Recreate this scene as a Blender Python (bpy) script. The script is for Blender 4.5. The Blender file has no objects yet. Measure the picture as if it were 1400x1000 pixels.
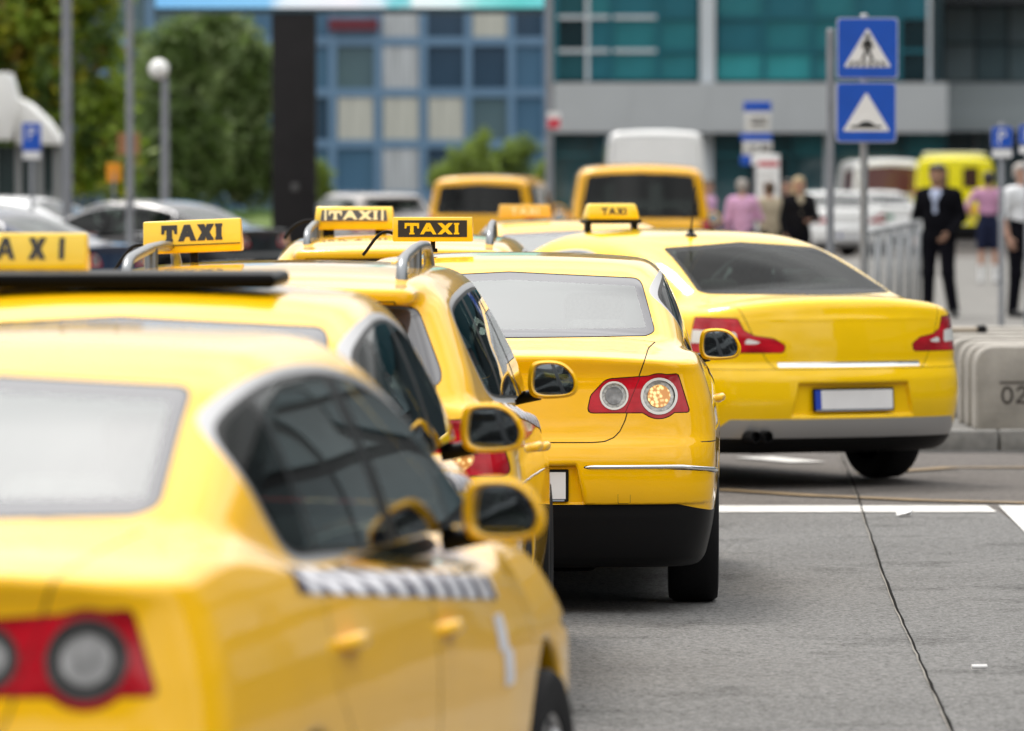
import bpy, bmesh, math, random
import numpy as np
from mathutils import Vector, Matrix

C = bpy.context.scene.collection
SC = bpy.context.scene
R = math.radians
random.seed(7)
rng = np.random.default_rng(7)

# ------------------------------------------------------------------ camera, sky, sun, exposure
CAM_H = 1.81
FPX = 9000.0                      # focal length in pixels of the 1400 px wide photograph
YH = 240.0                        # row of the horizon
cam_data = bpy.data.cameras.new('camera')
cam = bpy.data.objects.new('camera', cam_data)
C.objects.link(cam)
cam.location = (0, 0, CAM_H)
cam.rotation_euler = (math.pi / 2 - math.atan((500 - YH) / FPX), 0, 0)
cam_data.sensor_width = 36
cam_data.lens = 36 * FPX / 1400
cam_data.clip_start = 0.5
cam_data.clip_end = 3000
cam_data.dof.use_dof = True
cam_data.dof.focus_distance = 27.3
cam_data.dof.aperture_fstop = 4.3
cam_data.dof.aperture_blades = 0
SC.camera = cam

SUN_EL, SUN_ROT = R(56), R(-28)
world = bpy.data.worlds.new('World')
SC.world = world
world.use_nodes = True
wn = world.node_tree.nodes
wl = world.node_tree.links
wn.clear()
w_out = wn.new('ShaderNodeOutputWorld')
w_bg = wn.new('ShaderNodeBackground')
w_sky = wn.new('ShaderNodeTexSky')
w_sky.sky_type = 'NISHITA'
w_sky.sun_disc = False
w_sky.sun_elevation = SUN_EL
w_sky.sun_rotation = SUN_ROT
w_sky.air_density = 1.0
w_sky.dust_density = 6.0
w_sky.ozone_density = 1.0
w_hs = wn.new('ShaderNodeHueSaturation')
w_hs.inputs['Saturation'].default_value = 0.30
w_hs.inputs['Value'].default_value = 1.0
# broken cloud cover: a soft white deck over the clear sky
w_tc = wn.new('ShaderNodeTexCoord')
w_mp = wn.new('ShaderNodeMapping')
w_mp.inputs['Scale'].default_value = (1.0, 1.0, 2.2)
w_ns = wn.new('ShaderNodeTexNoise')
w_ns.inputs['Scale'].default_value = 4.2
w_ns.inputs['Detail'].default_value = 6
w_cr = wn.new('ShaderNodeValToRGB')
w_cr.color_ramp.elements[0].position = 0.30
w_cr.color_ramp.elements[1].position = 0.62
w_cr.color_ramp.elements[0].color = (0.22, 0.22, 0.22, 1)
w_cr.color_ramp.elements[1].color = (0.95, 0.95, 0.95, 1)
w_mx = wn.new('ShaderNodeMix')
w_mx.data_type = 'RGBA'
w_mx.inputs[7].default_value = (17.0, 16.9, 16.6, 1)
wl.new(w_tc.outputs['Generated'], w_mp.inputs['Vector'])
wl.new(w_mp.outputs['Vector'], w_ns.inputs['Vector'])
wl.new(w_ns.outputs['Fac'], w_cr.inputs['Fac'])
wl.new(w_cr.outputs['Color'], w_mx.inputs[0])
wl.new(w_sky.outputs['Color'], w_hs.inputs['Color'])
wl.new(w_hs.outputs['Color'], w_mx.inputs[6])
# an overcast vault is about three times brighter overhead than at the horizon
w_sx = wn.new('ShaderNodeSeparateXYZ')
wl.new(w_tc.outputs['Generated'], w_sx.inputs[0])
w_ov = wn.new('ShaderNodeMapRange')
w_ov.inputs[1].default_value = 0.0
w_ov.inputs[2].default_value = 1.0
w_ov.inputs[3].default_value = 0.34
w_ov.inputs[4].default_value = 1.0
wl.new(w_sx.outputs[2], w_ov.inputs[0])
w_ml = wn.new('ShaderNodeMix')
w_ml.data_type = 'RGBA'
w_ml.blend_type = 'MULTIPLY'
w_ml.inputs[0].default_value = 1.0
wl.new(w_mx.outputs[2], w_ml.inputs[6])
wl.new(w_ov.outputs[0], w_ml.inputs[7])
wl.new(w_ml.outputs[2], w_bg.inputs['Color'])
w_bg.inputs['Strength'].default_value = 0.13
wl.new(w_bg.outputs['Background'], w_out.inputs['Surface'])

sun_d = bpy.data.lights.new('sun', 'SUN')
sun_d.energy = 1.4
sun_d.angle = R(14)
sun_d.color = (1.0, 0.95, 0.88)
sun = bpy.data.objects.new('sun', sun_d)
C.objects.link(sun)
# sky: rotation 0 puts the sun towards +Y and it turns clockwise
sdir = Vector((math.sin(SUN_ROT) * math.cos(SUN_EL), math.cos(SUN_ROT) * math.cos(SUN_EL), math.sin(SUN_EL)))
sun.rotation_euler = sdir.to_track_quat('Z', 'Y').to_euler()
sun.location = (0, 0, 60)

SC.view_settings.view_transform = 'Standard'
SC.view_settings.look = 'None'
SC.view_settings.gamma = 1
SC.view_settings.use_curve_mapping = False
SC.view_settings.exposure = 0.56
SC.render.engine = 'CYCLES'
SC.cycles.use_denoising = True
SC.cycles.max_bounces = 8
SC.cycles.transparent_max_bounces = 16
SC.cycles.sample_clamp_indirect = 6
SC.cycles.caustics_reflective = False
SC.cycles.caustics_refractive = False


def at(px, py, Y):
    """World point seen at photograph pixel (px, py) at distance Y."""
    return Vector(((px - 700) / FPX * Y, Y, CAM_H - (py - YH) / FPX * Y))


def ground_at(px, py, z=0.0):
    Y = FPX * (CAM_H - z) / (py - YH)
    return Vector(((px - 700) / FPX * Y, Y, z))


# ------------------------------------------------------------------ materials
MATS = {}


def mat(name, col, rough=0.5, metal=0.0, coat=0.0, coat_rough=0.03, ior=1.5, noise=0.0, nscale=8.0, detail=4.0,
        bump=0.0, bscale=60.0, emit=None, emit_s=0.0, stretch=None, col2=None, alpha=None, rnoise=0.0):
    if name in MATS:
        return MATS[name]
    m = bpy.data.materials.new(name)
    m.use_nodes = True
    nt = m.node_tree
    b = nt.nodes['Principled BSDF']
    b.inputs['Base Color'].default_value = (*col, 1)
    b.inputs['Roughness'].default_value = rough
    b.inputs['Metallic'].default_value = metal
    b.inputs['Coat Weight'].default_value = coat
    b.inputs['Coat Roughness'].default_value = coat_rough
    b.inputs['IOR'].default_value = ior
    tc = nt.nodes.new('ShaderNodeTexCoord')
    vec = tc.outputs['Object']
    if stretch:
        mp = nt.nodes.new('ShaderNodeMapping')
        mp.inputs['Scale'].default_value = stretch
        nt.links.new(vec, mp.inputs['Vector'])
        vec = mp.outputs['Vector']
    if noise > 0 or col2 is not None or rnoise > 0:
        n = nt.nodes.new('ShaderNodeTexNoise')
        n.inputs['Scale'].default_value = nscale
        n.inputs['Detail'].default_value = detail
        nt.links.new(vec, n.inputs['Vector'])
        if noise > 0 or col2 is not None:
            cr = nt.nodes.new('ShaderNodeValToRGB')
            cr.color_ramp.elements[0].position = 0.3
            cr.color_ramp.elements[1].position = 0.7
            a = col if col2 is not None else tuple(c * (1 - noise) for c in col)
            z = col2 if col2 is not None else tuple(min(1, c * (1 + noise)) for c in col)
            cr.color_ramp.elements[0].color = (*a, 1)
            cr.color_ramp.elements[1].color = (*z, 1)
            nt.links.new(n.outputs['Fac'], cr.inputs['Fac'])
            nt.links.new(cr.outputs['Color'], b.inputs['Base Color'])
        if rnoise > 0:
            mr = nt.nodes.new('ShaderNodeMapRange')
            mr.inputs[3].default_value = max(0, rough - rnoise)
            mr.inputs[4].default_value = min(1, rough + rnoise)
            nt.links.new(n.outputs['Fac'], mr.inputs[0])
            nt.links.new(mr.outputs[0], b.inputs['Roughness'])
    if bump > 0:
        n2 = nt.nodes.new('ShaderNodeTexNoise')
        n2.inputs['Scale'].default_value = bscale
        n2.inputs['Detail'].default_value = 5
        nt.links.new(vec, n2.inputs['Vector'])
        bp = nt.nodes.new('ShaderNodeBump')
        bp.inputs['Strength'].default_value = bump
        bp.inputs['Distance'].default_value = 0.01
        nt.links.new(n2.outputs['Fac'], bp.inputs['Height'])
        nt.links.new(bp.outputs['Normal'], b.inputs['Normal'])
    if emit:
        b.inputs['Emission Color'].default_value = (*emit, 1)
        b.inputs['Emission Strength'].default_value = emit_s
    MATS[name] = m
    return m


def paint(name, col, rough=0.32, inner=(0.03, 0.03, 0.032), coat=1.0):
    """Two-sided car paint: lacquer outside, dark grey lining inside; light road dust in the lacquer."""
    if name in MATS:
        return MATS[name]
    m = mat(name, col, rough=rough, coat=coat, coat_rough=0.035, noise=0.035, nscale=3.0, ior=1.12)
    nt = m.node_tree
    b = nt.nodes['Principled BSDF']
    tc = [n for n in nt.nodes if n.type == 'TEX_COORD'][0]
    n = nt.nodes.new('ShaderNodeTexNoise')
    n.inputs['Scale'].default_value = 5.0
    n.inputs['Detail'].default_value = 8
    n.inputs['Roughness'].default_value = 0.7
    nt.links.new(tc.outputs['Object'], n.inputs['Vector'])
    mr = nt.nodes.new('ShaderNodeMapRange')
    mr.inputs[1].default_value = 0.35
    mr.inputs[2].default_value = 0.75
    mr.inputs[3].default_value = 0.012
    mr.inputs[4].default_value = 0.07
    nt.links.new(n.outputs['Fac'], mr.inputs[0])
    nt.links.new(mr.outputs[0], b.inputs['Coat Roughness'])
    b.inputs['Coat IOR'].default_value = 1.46
    # faint orange peel in the lacquer
    n2 = nt.nodes.new('ShaderNodeTexNoise')
    n2.inputs['Scale'].default_value = 14.0
    n2.inputs['Detail'].default_value = 2
    nt.links.new(tc.outputs['Object'], n2.inputs['Vector'])
    bp = nt.nodes.new('ShaderNodeBump')
    bp.inputs['Strength'].default_value = 0.05
    bp.inputs['Distance'].default_value = 0.01
    nt.links.new(n2.outputs['Fac'], bp.inputs['Height'])
    nt.links.new(bp.outputs['Normal'], b.inputs['Coat Normal'])
    geo = nt.nodes.new('ShaderNodeNewGeometry')
    inn = nt.nodes.new('ShaderNodeBsdfDiffuse')
    inn.inputs['Color'].default_value = (*inner, 1)
    mx = nt.nodes.new('ShaderNodeMixShader')
    out = [x for x in nt.nodes if x.type == 'OUTPUT_MATERIAL'][0]
    nt.links.new(geo.outputs['Backfacing'], mx.inputs[0])
    nt.links.new(b.outputs[0], mx.inputs[1])
    nt.links.new(inn.outputs[0], mx.inputs[2])
    nt.links.new(mx.outputs[0], out.inputs['Surface'])
    return m


def glass(name, tint, ior=1.5, rough=0.0):
    """Thin sheet of glass: tinted see-through plus Fresnel mirror."""
    if name in MATS:
        return MATS[name]
    m = bpy.data.materials.new(name)
    m.use_nodes = True
    nt = m.node_tree
    nt.nodes.clear()
    out = nt.nodes.new('ShaderNodeOutputMaterial')
    tr = nt.nodes.new('ShaderNodeBsdfTransparent')
    tr.inputs['Color'].default_value = (*tint, 1)
    gl = nt.nodes.new('ShaderNodeBsdfGlossy')
    gl.inputs['Color'].default_value = (0.95, 0.97, 0.97, 1)
    gl.inputs['Roughness'].default_value = rough
    fr = nt.nodes.new('ShaderNodeFresnel')
    fr.inputs['IOR'].default_value = ior
    geo = nt.nodes.new('ShaderNodeNewGeometry')
    # the sheet is seen from both sides: keep the same IOR from behind
    mi = nt.nodes.new('ShaderNodeMix')
    mi.data_type = 'FLOAT'
    mi.inputs[2].default_value = ior
    mi.inputs[3].default_value = 1.0 / ior
    nt.links.new(geo.outputs['Backfacing'], mi.inputs[0])
    mx = nt.nodes.new('ShaderNodeMixShader')
    nt.links.new(fr.outputs[0], mx.inputs[0])
    nt.links.new(tr.outputs[0], mx.inputs[1])
    nt.links.new(gl.outputs[0], mx.inputs[2])
    nt.links.new(mx.outputs[0], out.inputs['Surface'])
    MATS[name] = m
    return m


# ------------------------------------------------------------------ object helpers
def link(name, me, parent=None, m=None):
    o = bpy.data.objects.new(name, me)
    C.objects.link(o)
    if m is not None:
        me.materials.clear()
        me.materials.append(m)
    if parent is not None:
        o.parent = parent
    return o


def empty(name, loc=(0, 0, 0), rz=0.0):
    o = bpy.data.objects.new(name, None)
    C.objects.link(o)
    o.empty_display_size = 0.2
    o.location = loc
    o.rotation_euler = (0, 0, rz)
    return o


def tag(o, label=None, cat=None, group=None, kind=None):
    if label: o['label'] = label
    if cat: o['category'] = cat
    if group: o['group'] = group
    if kind: o['kind'] = kind
    return o


KIDS = {}


def kids(o):
    return [c for c in C.objects if c.parent == o]


def copy_tree(o, parent=None, table=None):
    if table is None:
        table = {}
        for c in C.objects:
            if c.parent is not None:
                table.setdefault(c.parent.name, []).append(c)
    c = o.copy()
    C.objects.link(c)
    if parent is not None:
        c.parent = parent
    for ch in table.get(o.name, []):
        copy_tree(ch, c, table)
    return c


class MB:
    """Collects simple shapes; build() links them as ONE mesh object."""
    def __init__(self):
        self.v = []
        self.f = []
        self.smooth = []

    def add(self, vs, fs, smooth=False):
        n = len(self.v)
        self.v += [tuple(p) for p in vs]
        self.f += [tuple(i + n for i in q) for q in fs]
        self.smooth += [smooth] * len(fs)
        return self

    def box(self, c, s, rz=0.0, M=None):
        x, y, z = s[0] / 2, s[1] / 2, s[2] / 2
        vs = [Vector((a * x, b * y, d * z)) for a in (-1, 1) for b in (-1, 1) for d in (-1, 1)]
        if M is None:
            M = Matrix.Rotation(rz, 3, 'Z')
        vs = [M @ v + Vector(c) for v in vs]
        return self.add(vs, [(0, 1, 3, 2), (4, 6, 7, 5), (0, 4, 5, 1), (2, 3, 7, 6), (0, 2, 6, 4), (1, 5, 7, 3)])

    def rbox(self, c, s, r, seg=3, M=None):
        """Box with rounded edges (superellipsoid-free: bevelled by bmesh)."""
        bm = bmesh.new()
        bmesh.ops.create_cube(bm, size=1)
        bmesh.ops.scale(bm, vec=s, verts=bm.verts)
        bmesh.ops.bevel(bm, geom=bm.edges[:], offset=r, segments=seg, affect='EDGES', profile=0.5)
        idx = {v: i for i, v in enumerate(bm.verts)}
        vs = [((M @ v.co) if M is not None else v.co) + Vector(c) for v in bm.verts]
        fs = [[idx[v] for v in f.verts] for f in bm.faces]
        bm.free()
        return self.add(vs, fs, True)

    def prism(self, pts, axis, a, b, smooth=False):
        """Extrude a 2D outline along axis ('x','y','z') from a to b."""
        n = len(pts)
        def p3(p, t):
            return {'x': (t, p[0], p[1]), 'y': (p[0], t, p[1]), 'z': (p[0], p[1], t)}[axis]
        vs = [p3(p, a) for p in pts] + [p3(p, b) for p in pts]
        fs = [tuple(range(n))[::-1], tuple(range(n, 2 * n))]
        self.add(vs, fs, False)
        k = len(self.v) - 2 * n
        for i in range(n):
            j = (i + 1) % n
            self.f.append((k + i, k + j, k + n + j, k + n + i))
            self.smooth.append(smooth)
        return self

    def tube(self, pts, r, n=8, caps=True, closed=False):
        pts = [Vector(p) for p in pts]
        rs = r if isinstance(r, (list, tuple)) else [r] * len(pts)
        vs, fs = [], []
        ref = Vector((0, 0, 1))
        for i, p in enumerate(pts):
            a = pts[max(0, i - 1)]
            b = pts[min(len(pts) - 1, i + 1)]
            if closed:
                a = pts[i - 1]; b = pts[(i + 1) % len(pts)]
            t = (b - a).normalized()
            u = t.cross(ref)
            if u.length < 1e-3:
                u = t.cross(Vector((1, 0, 0)))
            u.normalize()
            w = u.cross(t)
            for k in range(n):
                an = 2 * math.pi * k / n
                vs.append(p + (u * math.cos(an) + w * math.sin(an)) * rs[i])
        m = len(pts)
        for i in range(m if closed else m - 1):
            j = (i + 1) % m
            for k in range(n):
                l = (k + 1) % n
                fs.append((i * n + k, i * n + l, j * n + l, j * n + k))
        if caps and not closed:
            fs.append(tuple(range(n))[::-1])
            fs.append(tuple((m - 1) * n + k for k in range(n)))
        return self.add(vs, fs, True)

    def lathe(self, prof, n=24, c=(0, 0, 0), axis='z', cap=True):
        """prof: [(r, t)] turned round the axis through c."""
        vs, fs = [], []
        for (r, t) in prof:
            for k in range(n):
                a = 2 * math.pi * k / n
                p = {'z': (r * math.cos(a), r * math.sin(a), t), 'y': (r * math.cos(a), t, r * math.sin(a)),
                     'x': (t, r * math.cos(a), r * math.sin(a))}[axis]
                vs.append((p[0] + c[0], p[1] + c[1], p[2] + c[2]))
        m = len(prof)
        for i in range(m - 1):
            for k in range(n):
                l = (k + 1) % n
                fs.append((i * n + k, i * n + l, (i + 1) * n + l, (i + 1) * n + k))
        if cap:
            fs.append(tuple(range(n))[::-1])
            fs.append(tuple((m - 1) * n + k for k in range(n)))
        return self.add(vs, fs, True)

    def mesh(self, name):
        me = bpy.data.meshes.new(name)
        me.from_pydata(self.v, [], self.f)
        me.polygons.foreach_set('use_smooth', self.smooth)
        me.update()
        return me

    def build(self, name, m, parent=None, autosmooth=True, bevel=0.0):
        me = self.mesh(name)
        bm = bmesh.new()
        bm.from_mesh(me)
        bmesh.ops.recalc_face_normals(bm, faces=bm.faces[:])
        if bevel > 0:
            es = [e for e in bm.edges if len(e.link_faces) == 2 and e.calc_face_angle(0) > 0.6]
            bmesh.ops.bevel(bm, geom=es, offset=bevel, segments=2, affect='EDGES', profile=0.5, clamp_overlap=True)
            for f in bm.faces: f.smooth = True
        bm.to_mesh(me)
        bm.free()
        if autosmooth or bevel > 0:
            try:
                me.set_sharp_from_angle(angle=R(40))
            except Exception:
                pass
        return link(name, me, parent, m)


def pchip(xs, ys):
    """Shape-keeping smooth curve through the points."""
    x = np.asarray(xs, float); y = np.asarray(ys, float)
    h = np.diff(x); d = np.diff(y) / h
    m = np.zeros_like(y)
    m[0], m[-1] = d[0], d[-1]
    for i in range(1, len(x) - 1):
        if d[i - 1] * d[i] > 0:
            w1 = 2 * h[i] + h[i - 1]; w2 = h[i] + 2 * h[i - 1]
            m[i] = (w1 + w2) / (w1 / d[i - 1] + w2 / d[i])
    def f(q):
        q = np.asarray(q, float)
        i = np.clip(np.searchsorted(x, q) - 1, 0, len(x) - 2)
        t = (q - x[i]) / h[i]
        tt = np.clip(t, 0, 1)
        r = ((2 * tt**3 - 3 * tt**2 + 1) * y[i] + (tt**3 - 2 * tt**2 + tt) * h[i] * m[i]
             + (-2 * tt**3 + 3 * tt**2) * y[i + 1] + (tt**3 - tt**2) * h[i] * m[i + 1])
        r = np.where(t < 0, y[i] + (q - x[i]) * m[0], r)
        r = np.where(t > 1, y[i + 1] + (q - x[i + 1]) * m[-1], r)
        return r
    return f


def smax(a, b, k):
    h = np.maximum(k - np.abs(a - b), 0) / k
    return np.maximum(a, b) + h * h * k * 0.25


def smin(a, b, k):
    h = np.maximum(k - np.abs(a - b), 0) / k
    return np.minimum(a, b) - h * h * k * 0.25


def surface_nets(f, lo, hi, h):
    """Quad mesh of the zero level of f, then pushed onto the exact surface. Returns V, triangles."""
    ax = [np.arange(lo[i], hi[i] + h, h) for i in range(3)]
    X = ax[0][:, None, None]; Y = ax[1][None, :, None]; Z = ax[2][None, None, :]
    v = np.broadcast_to(f(X, Y, Z), (len(ax[0]), len(ax[1]), len(ax[2]))).astype(np.float32)
    ins = v < 0
    nx, ny, nz = v.shape
    acc = np.zeros((nx - 1, ny - 1, nz - 1, 3), np.float32)
    cnt = np.zeros((nx - 1, ny - 1, nz - 1), np.int16)
    cross = []
    for a in range(3):
        s0 = [slice(None)] * 3; s1 = [slice(None)] * 3
        s0[a] = slice(0, -1); s1[a] = slice(1, None)
        s0 = tuple(s0); s1 = tuple(s1)
        m = ins[s0] != ins[s1]
        idx = np.argwhere(m)
        v0 = v[s0][m]; v1 = v[s1][m]
        t = v0 / (v0 - v1)
        p = idx.astype(np.float32)
        p[:, a] += t
        sg = ins[s0][m]
        cross.append((a, idx, sg))
        o = [i for i in range(3) if i != a]
        for d0 in (0, 1):
            for d1 in (0, 1):
                c = idx.copy()
                c[:, o[0]] -= d0; c[:, o[1]] -= d1
                ok = (c >= 0).all(1) & (c[:, 0] < nx - 1) & (c[:, 1] < ny - 1) & (c[:, 2] < nz - 1)
                cc = c[ok]
                np.add.at(acc, (cc[:, 0], cc[:, 1], cc[:, 2]), p[ok])
                np.add.at(cnt, (cc[:, 0], cc[:, 1], cc[:, 2]), 1)
    act = np.argwhere(cnt > 0)
    vid = -np.ones(cnt.shape, np.int64)
    vid[act[:, 0], act[:, 1], act[:, 2]] = np.arange(len(act))
    V = acc[act[:, 0], act[:, 1], act[:, 2]] / cnt[act[:, 0], act[:, 1], act[:, 2]][:, None]
    V = V.astype(float) * h + np.array([ax[0][0], ax[1][0], ax[2][0]])
    quads = []
    for a, idx, sg in cross:
        o = [(a + 1) % 3, (a + 2) % 3]
        ok = np.ones(len(idx), bool)
        for q in o:
            ok &= (idx[:, q] >= 1) & (idx[:, q] < cnt.shape[q])
        i = idx[ok]; s = sg[ok]
        def cell(d0, d1):
            c = i.copy(); c[:, o[0]] -= d0; c[:, o[1]] -= d1
            return vid[c[:, 0], c[:, 1], c[:, 2]]
        q = np.stack([cell(1, 1), cell(0, 1), cell(0, 0), cell(1, 0)], 1)
        q[~s] = q[~s][:, ::-1]
        quads.append(q)
    Q = np.concatenate(quads)
    V = project(f, V, 3, h)
    T = np.concatenate([Q[:, [0, 1, 2]], Q[:, [0, 2, 3]]])
    return V, T


def grad(f, V, e=0.002):
    g = np.empty_like(V)
    for a in range(3):
        P = V.copy(); P[:, a] += e
        M_ = V.copy(); M_[:, a] -= e
        g[:, a] = (f(P[:, 0], P[:, 1], P[:, 2]) - f(M_[:, 0], M_[:, 1], M_[:, 2])) / (2 * e)
    return g


def project(f, V, it, lim):
    for _ in range(it):
        g = grad(f, V)
        n2 = np.maximum((g * g).sum(1), 1e-3)
        st = (f(V[:, 0], V[:, 1], V[:, 2]) / n2)[:, None] * g
        l = np.linalg.norm(st, axis=1, keepdims=True)
        st *= np.minimum(1, lim / np.maximum(l, 1e-9))
        V = V - st
    return V


def compact(V, T):
    u, inv = np.unique(T, return_inverse=True)
    return V[u], inv.reshape(T.shape)


def cut(V, T, g):
    """Split a triangle mesh along g = 0 (one value per vertex). Returns (V,T) of g < 0 and of g >= 0."""
    if len(T) == 0:
        return (V, T), (V, T)
    g = np.where(np.abs(g) < 1e-7, 1e-7, g)
    s = g < 0
    st = s[T]
    n = st.sum(1)
    Tin, Tout = [T[n == 3]], [T[n == 0]]
    nv = len(V)
    M = T[(n == 1) | (n == 2)]
    if len(M):
        sm = s[M]; k = sm.sum(1)
        # rotate so that the odd vertex comes first
        odd = np.where((k == 1)[:, None], sm, ~sm)
        r = odd.argmax(1)
        ar = np.arange(len(M))
        A = M[ar, r]; B = M[ar, (r + 1) % 3]; D = M[ar, (r + 2) % 3]
        e = np.concatenate([np.stack([A, B], 1), np.stack([A, D], 1)])
        es = np.sort(e, 1)
        ue, inv = np.unique(es, axis=0, return_inverse=True)
        inv = inv.reshape(-1)
        t = g[ue[:, 0]] / (g[ue[:, 0]] - g[ue[:, 1]])
        NV = V[ue[:, 0]] + t[:, None] * (V[ue[:, 1]] - V[ue[:, 0]])
        P = nv + inv[:len(M)]; Q = nv + inv[len(M):]
        tip = np.stack([A, P, Q], 1)
        q1 = np.stack([P, B, D], 1); q2 = np.stack([P, D, Q], 1)
        one = k == 1
        Tin += [tip[one], q1[~one], q2[~one]]
        Tout += [tip[~one], q1[one], q2[one]]
        V = np.concatenate([V, NV])
    return compact(V, np.concatenate(Tin)), compact(V, np.concatenate(Tout))


def poly_sdf(px, py, pts):
    """Signed distance (negative inside) to a closed polygon, for arrays."""
    d = np.full(np.shape(px), 1e9)
    inside = np.zeros(np.shape(px), bool)
    n = len(pts)
    for i in range(n):
        ax, ay = pts[i]; bx, by = pts[(i + 1) % n]
        ex, ey = bx - ax, by - ay
        wx, wy = px - ax, py - ay
        t = np.clip((wx * ex + wy * ey) / (ex * ex + ey * ey + 1e-12), 0, 1)
        d = np.minimum(d, (wx - ex * t) ** 2 + (wy - ey * t) ** 2)
        c = ((ay > py) != (by > py)) & (px < (bx - ax) * (py - ay) / ((by - ay) if abs(by - ay) > 1e-12 else 1e-12) + ax)
        inside ^= c
    d = np.sqrt(d)
    return np.where(inside, -d, d)


def closed_spline(pts, n=6):
    """Catmull-Rom outline through the points."""
    out = []
    m = len(pts)
    P = [np.array(p, float) for p in pts]
    for i in range(m):
        p0, p1, p2, p3 = P[i - 1], P[i], P[(i + 1) % m], P[(i + 2) % m]
        for k in range(n):
            t = k / n
            out.append(tuple(0.5 * ((2 * p1) + (-p0 + p2) * t + (2 * p0 - 5 * p1 + 4 * p2 - p3) * t * t
                                    + (-p0 + 3 * p1 - 3 * p2 + p3) * t ** 3)))
    return out


def round_poly(pts, r, n=5):
    """Outline with its corners rounded by radius r (number or list)."""
    out = []
    m = len(pts)
    for i in range(m):
        p = Vector(pts[i]); a = Vector(pts[i - 1]) - p; b = Vector(pts[(i + 1) % m]) - p
        rr = r[i] if isinstance(r, (list, tuple)) else r
        if rr <= 0:
            out.append(tuple(p)); continue
        ang = a.angle(b)
        d = min(rr / math.tan(ang / 2), a.length * .49, b.length * .49)
        s = p + a.normalized() * d; e = p + b.normalized() * d
        for k in range(n + 1):
            t = k / n
            out.append(tuple((1 - t) ** 2 * s + 2 * t * (1 - t) * p + t * t * e))
    return out


def np_mesh(name, V, T, N=None, flip=False):
    me = bpy.data.meshes.new(name)
    V = np.asarray(V, float)
    T = np.asarray(T)
    if flip:
        T = T[:, ::-1]
    me.vertices.add(len(V))
    me.vertices.foreach_set('co', V.ravel().astype(np.float32))
    me.loops.add(len(T) * 3)
    me.loops.foreach_set('vertex_index', T.ravel().astype(np.int32))
    me.polygons.add(len(T))
    me.polygons.foreach_set('loop_start', np.arange(0, len(T) * 3, 3, dtype=np.int32))
    me.polygons.foreach_set('use_smooth', np.ones(len(T), bool))
    me.update(calc_edges=True)
    me.validate()
    if N is not None:
        me.normals_split_custom_set_from_vertices(N.tolist())
    return me
# ------------------------------------------------------------------ car materials
YEL = paint("taxi_yellow_paint", (0.90, 0.49, 0.0003))
ORA = paint('deep_yellow_paint', (0.84, 0.42, 0.003))
LEM = paint('lemon_yellow_paint', (0.88, 0.78, 0.01))
BLU = paint('dark_blue_paint', (0.012, 0.025, 0.06))
BLK = paint('black_paint', (0.008, 0.009, 0.011))
SIL = paint('silver_paint', (0.55, 0.56, 0.57), rough=0.35)
WHT = paint('white_paint', (0.78, 0.78, 0.77))
SUPY = paint('light_yellow_paint', (0.92, 0.575, 0.0005))
GLASS_R = glass('rear_glass', (0.84, 0.90, 0.88), ior=2.85)
GLASS_W = glass('windscreen_glass', (0.72, 0.78, 0.75), ior=1.45)
GLASS_D = glass('dark_glass', (0.16, 0.19, 0.18), ior=1.42)
GLASS_S = glass('side_glass', (0.26, 0.31, 0.28), ior=1.40)
GLASS_F = glass('fastback_glass', (0.14, 0.18, 0.165), ior=1.10)
RUB = mat('black_rubber', (0.007, 0.007, 0.008), rough=0.8, ior=1.3, bump=0.15, bscale=80)
PLA = mat('black_plastic', (0.004, 0.004, 0.0045), rough=0.45, ior=1.28, bump=0.1, bscale=300)
GLOB = mat('gloss_black', (0.008, 0.008, 0.009), rough=0.12)
FRIT = mat('ceramic_border', (0.05, 0.05, 0.06), rough=0.08, ior=1.9)
GAP = mat('panel_gap_dark', (0.012, 0.010, 0.006), rough=0.8)
CHR = mat('chrome', (0.75, 0.76, 0.77), rough=0.16, metal=1.0)
TRIM = mat('satin_window_trim', (0.42, 0.42, 0.43), rough=0.38, metal=0.7)
ALU = mat('brushed_aluminium', (0.55, 0.55, 0.56), rough=0.34, metal=1.0)
RAILM = mat('anodised_rail', (0.20, 0.21, 0.22), rough=0.3, metal=0.9)
RED = mat('red_lamp_lens', (0.22, 0.001, 0.006), col2=(0.62, 0.006, 0.02), rough=0.25, coat=0.9, ior=1.15, nscale=5, stretch=(1, 1, 2.5))
DRED = mat('dark_red_lens', (0.20, 0.004, 0.01), rough=0.15, coat=1.0)
RING = mat('lamp_white_ring', (0.72, 0.72, 0.70), rough=0.25, coat=0.6)
SMOKE = mat('smoked_lamp_ring', (0.05, 0.05, 0.05), rough=0.2, coat=1.0)
CLEAR = mat('clear_lamp_lens', (0.45, 0.45, 0.43), rough=0.25, metal=0.35, coat=1.0, noise=0.45, nscale=90)
GREYL = mat('grey_lamp_lens', (0.22, 0.22, 0.22), rough=0.2, metal=0.5, coat=1.0, noise=0.4, nscale=40)
DARKIN = mat('dark_trim_cloth', (0.018, 0.018, 0.02), rough=0.9, noise=0.2, nscale=60)
SEATM = mat('grey_seat_cloth', (0.30, 0.29, 0.27), rough=0.95, noise=0.25, nscale=50)
PLATE = mat('number_plate_white', (0.72, 0.72, 0.73), rough=0.35, noise=0.05, nscale=6)
PBLUE = mat('plate_blue', (0.01, 0.05, 0.42), rough=0.4)
STW = mat('stripe_white', (0.66, 0.66, 0.70), rough=0.35, noise=0.1, nscale=12)
STD = mat('stripe_navy', (0.022, 0.016, 0.05), rough=0.4)
MIRG = mat('mirror_glass', (0.62, 0.68, 0.72), rough=0.03, metal=1.0)
TEXB = mat('letter_black', (0.015, 0.013, 0.012), rough=0.5)
SIGNY = mat('sign_yellow_plastic', (0.86, 0.56, 0.004), rough=0.3, coat=0.4, noise=0.05, nscale=12)


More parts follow.
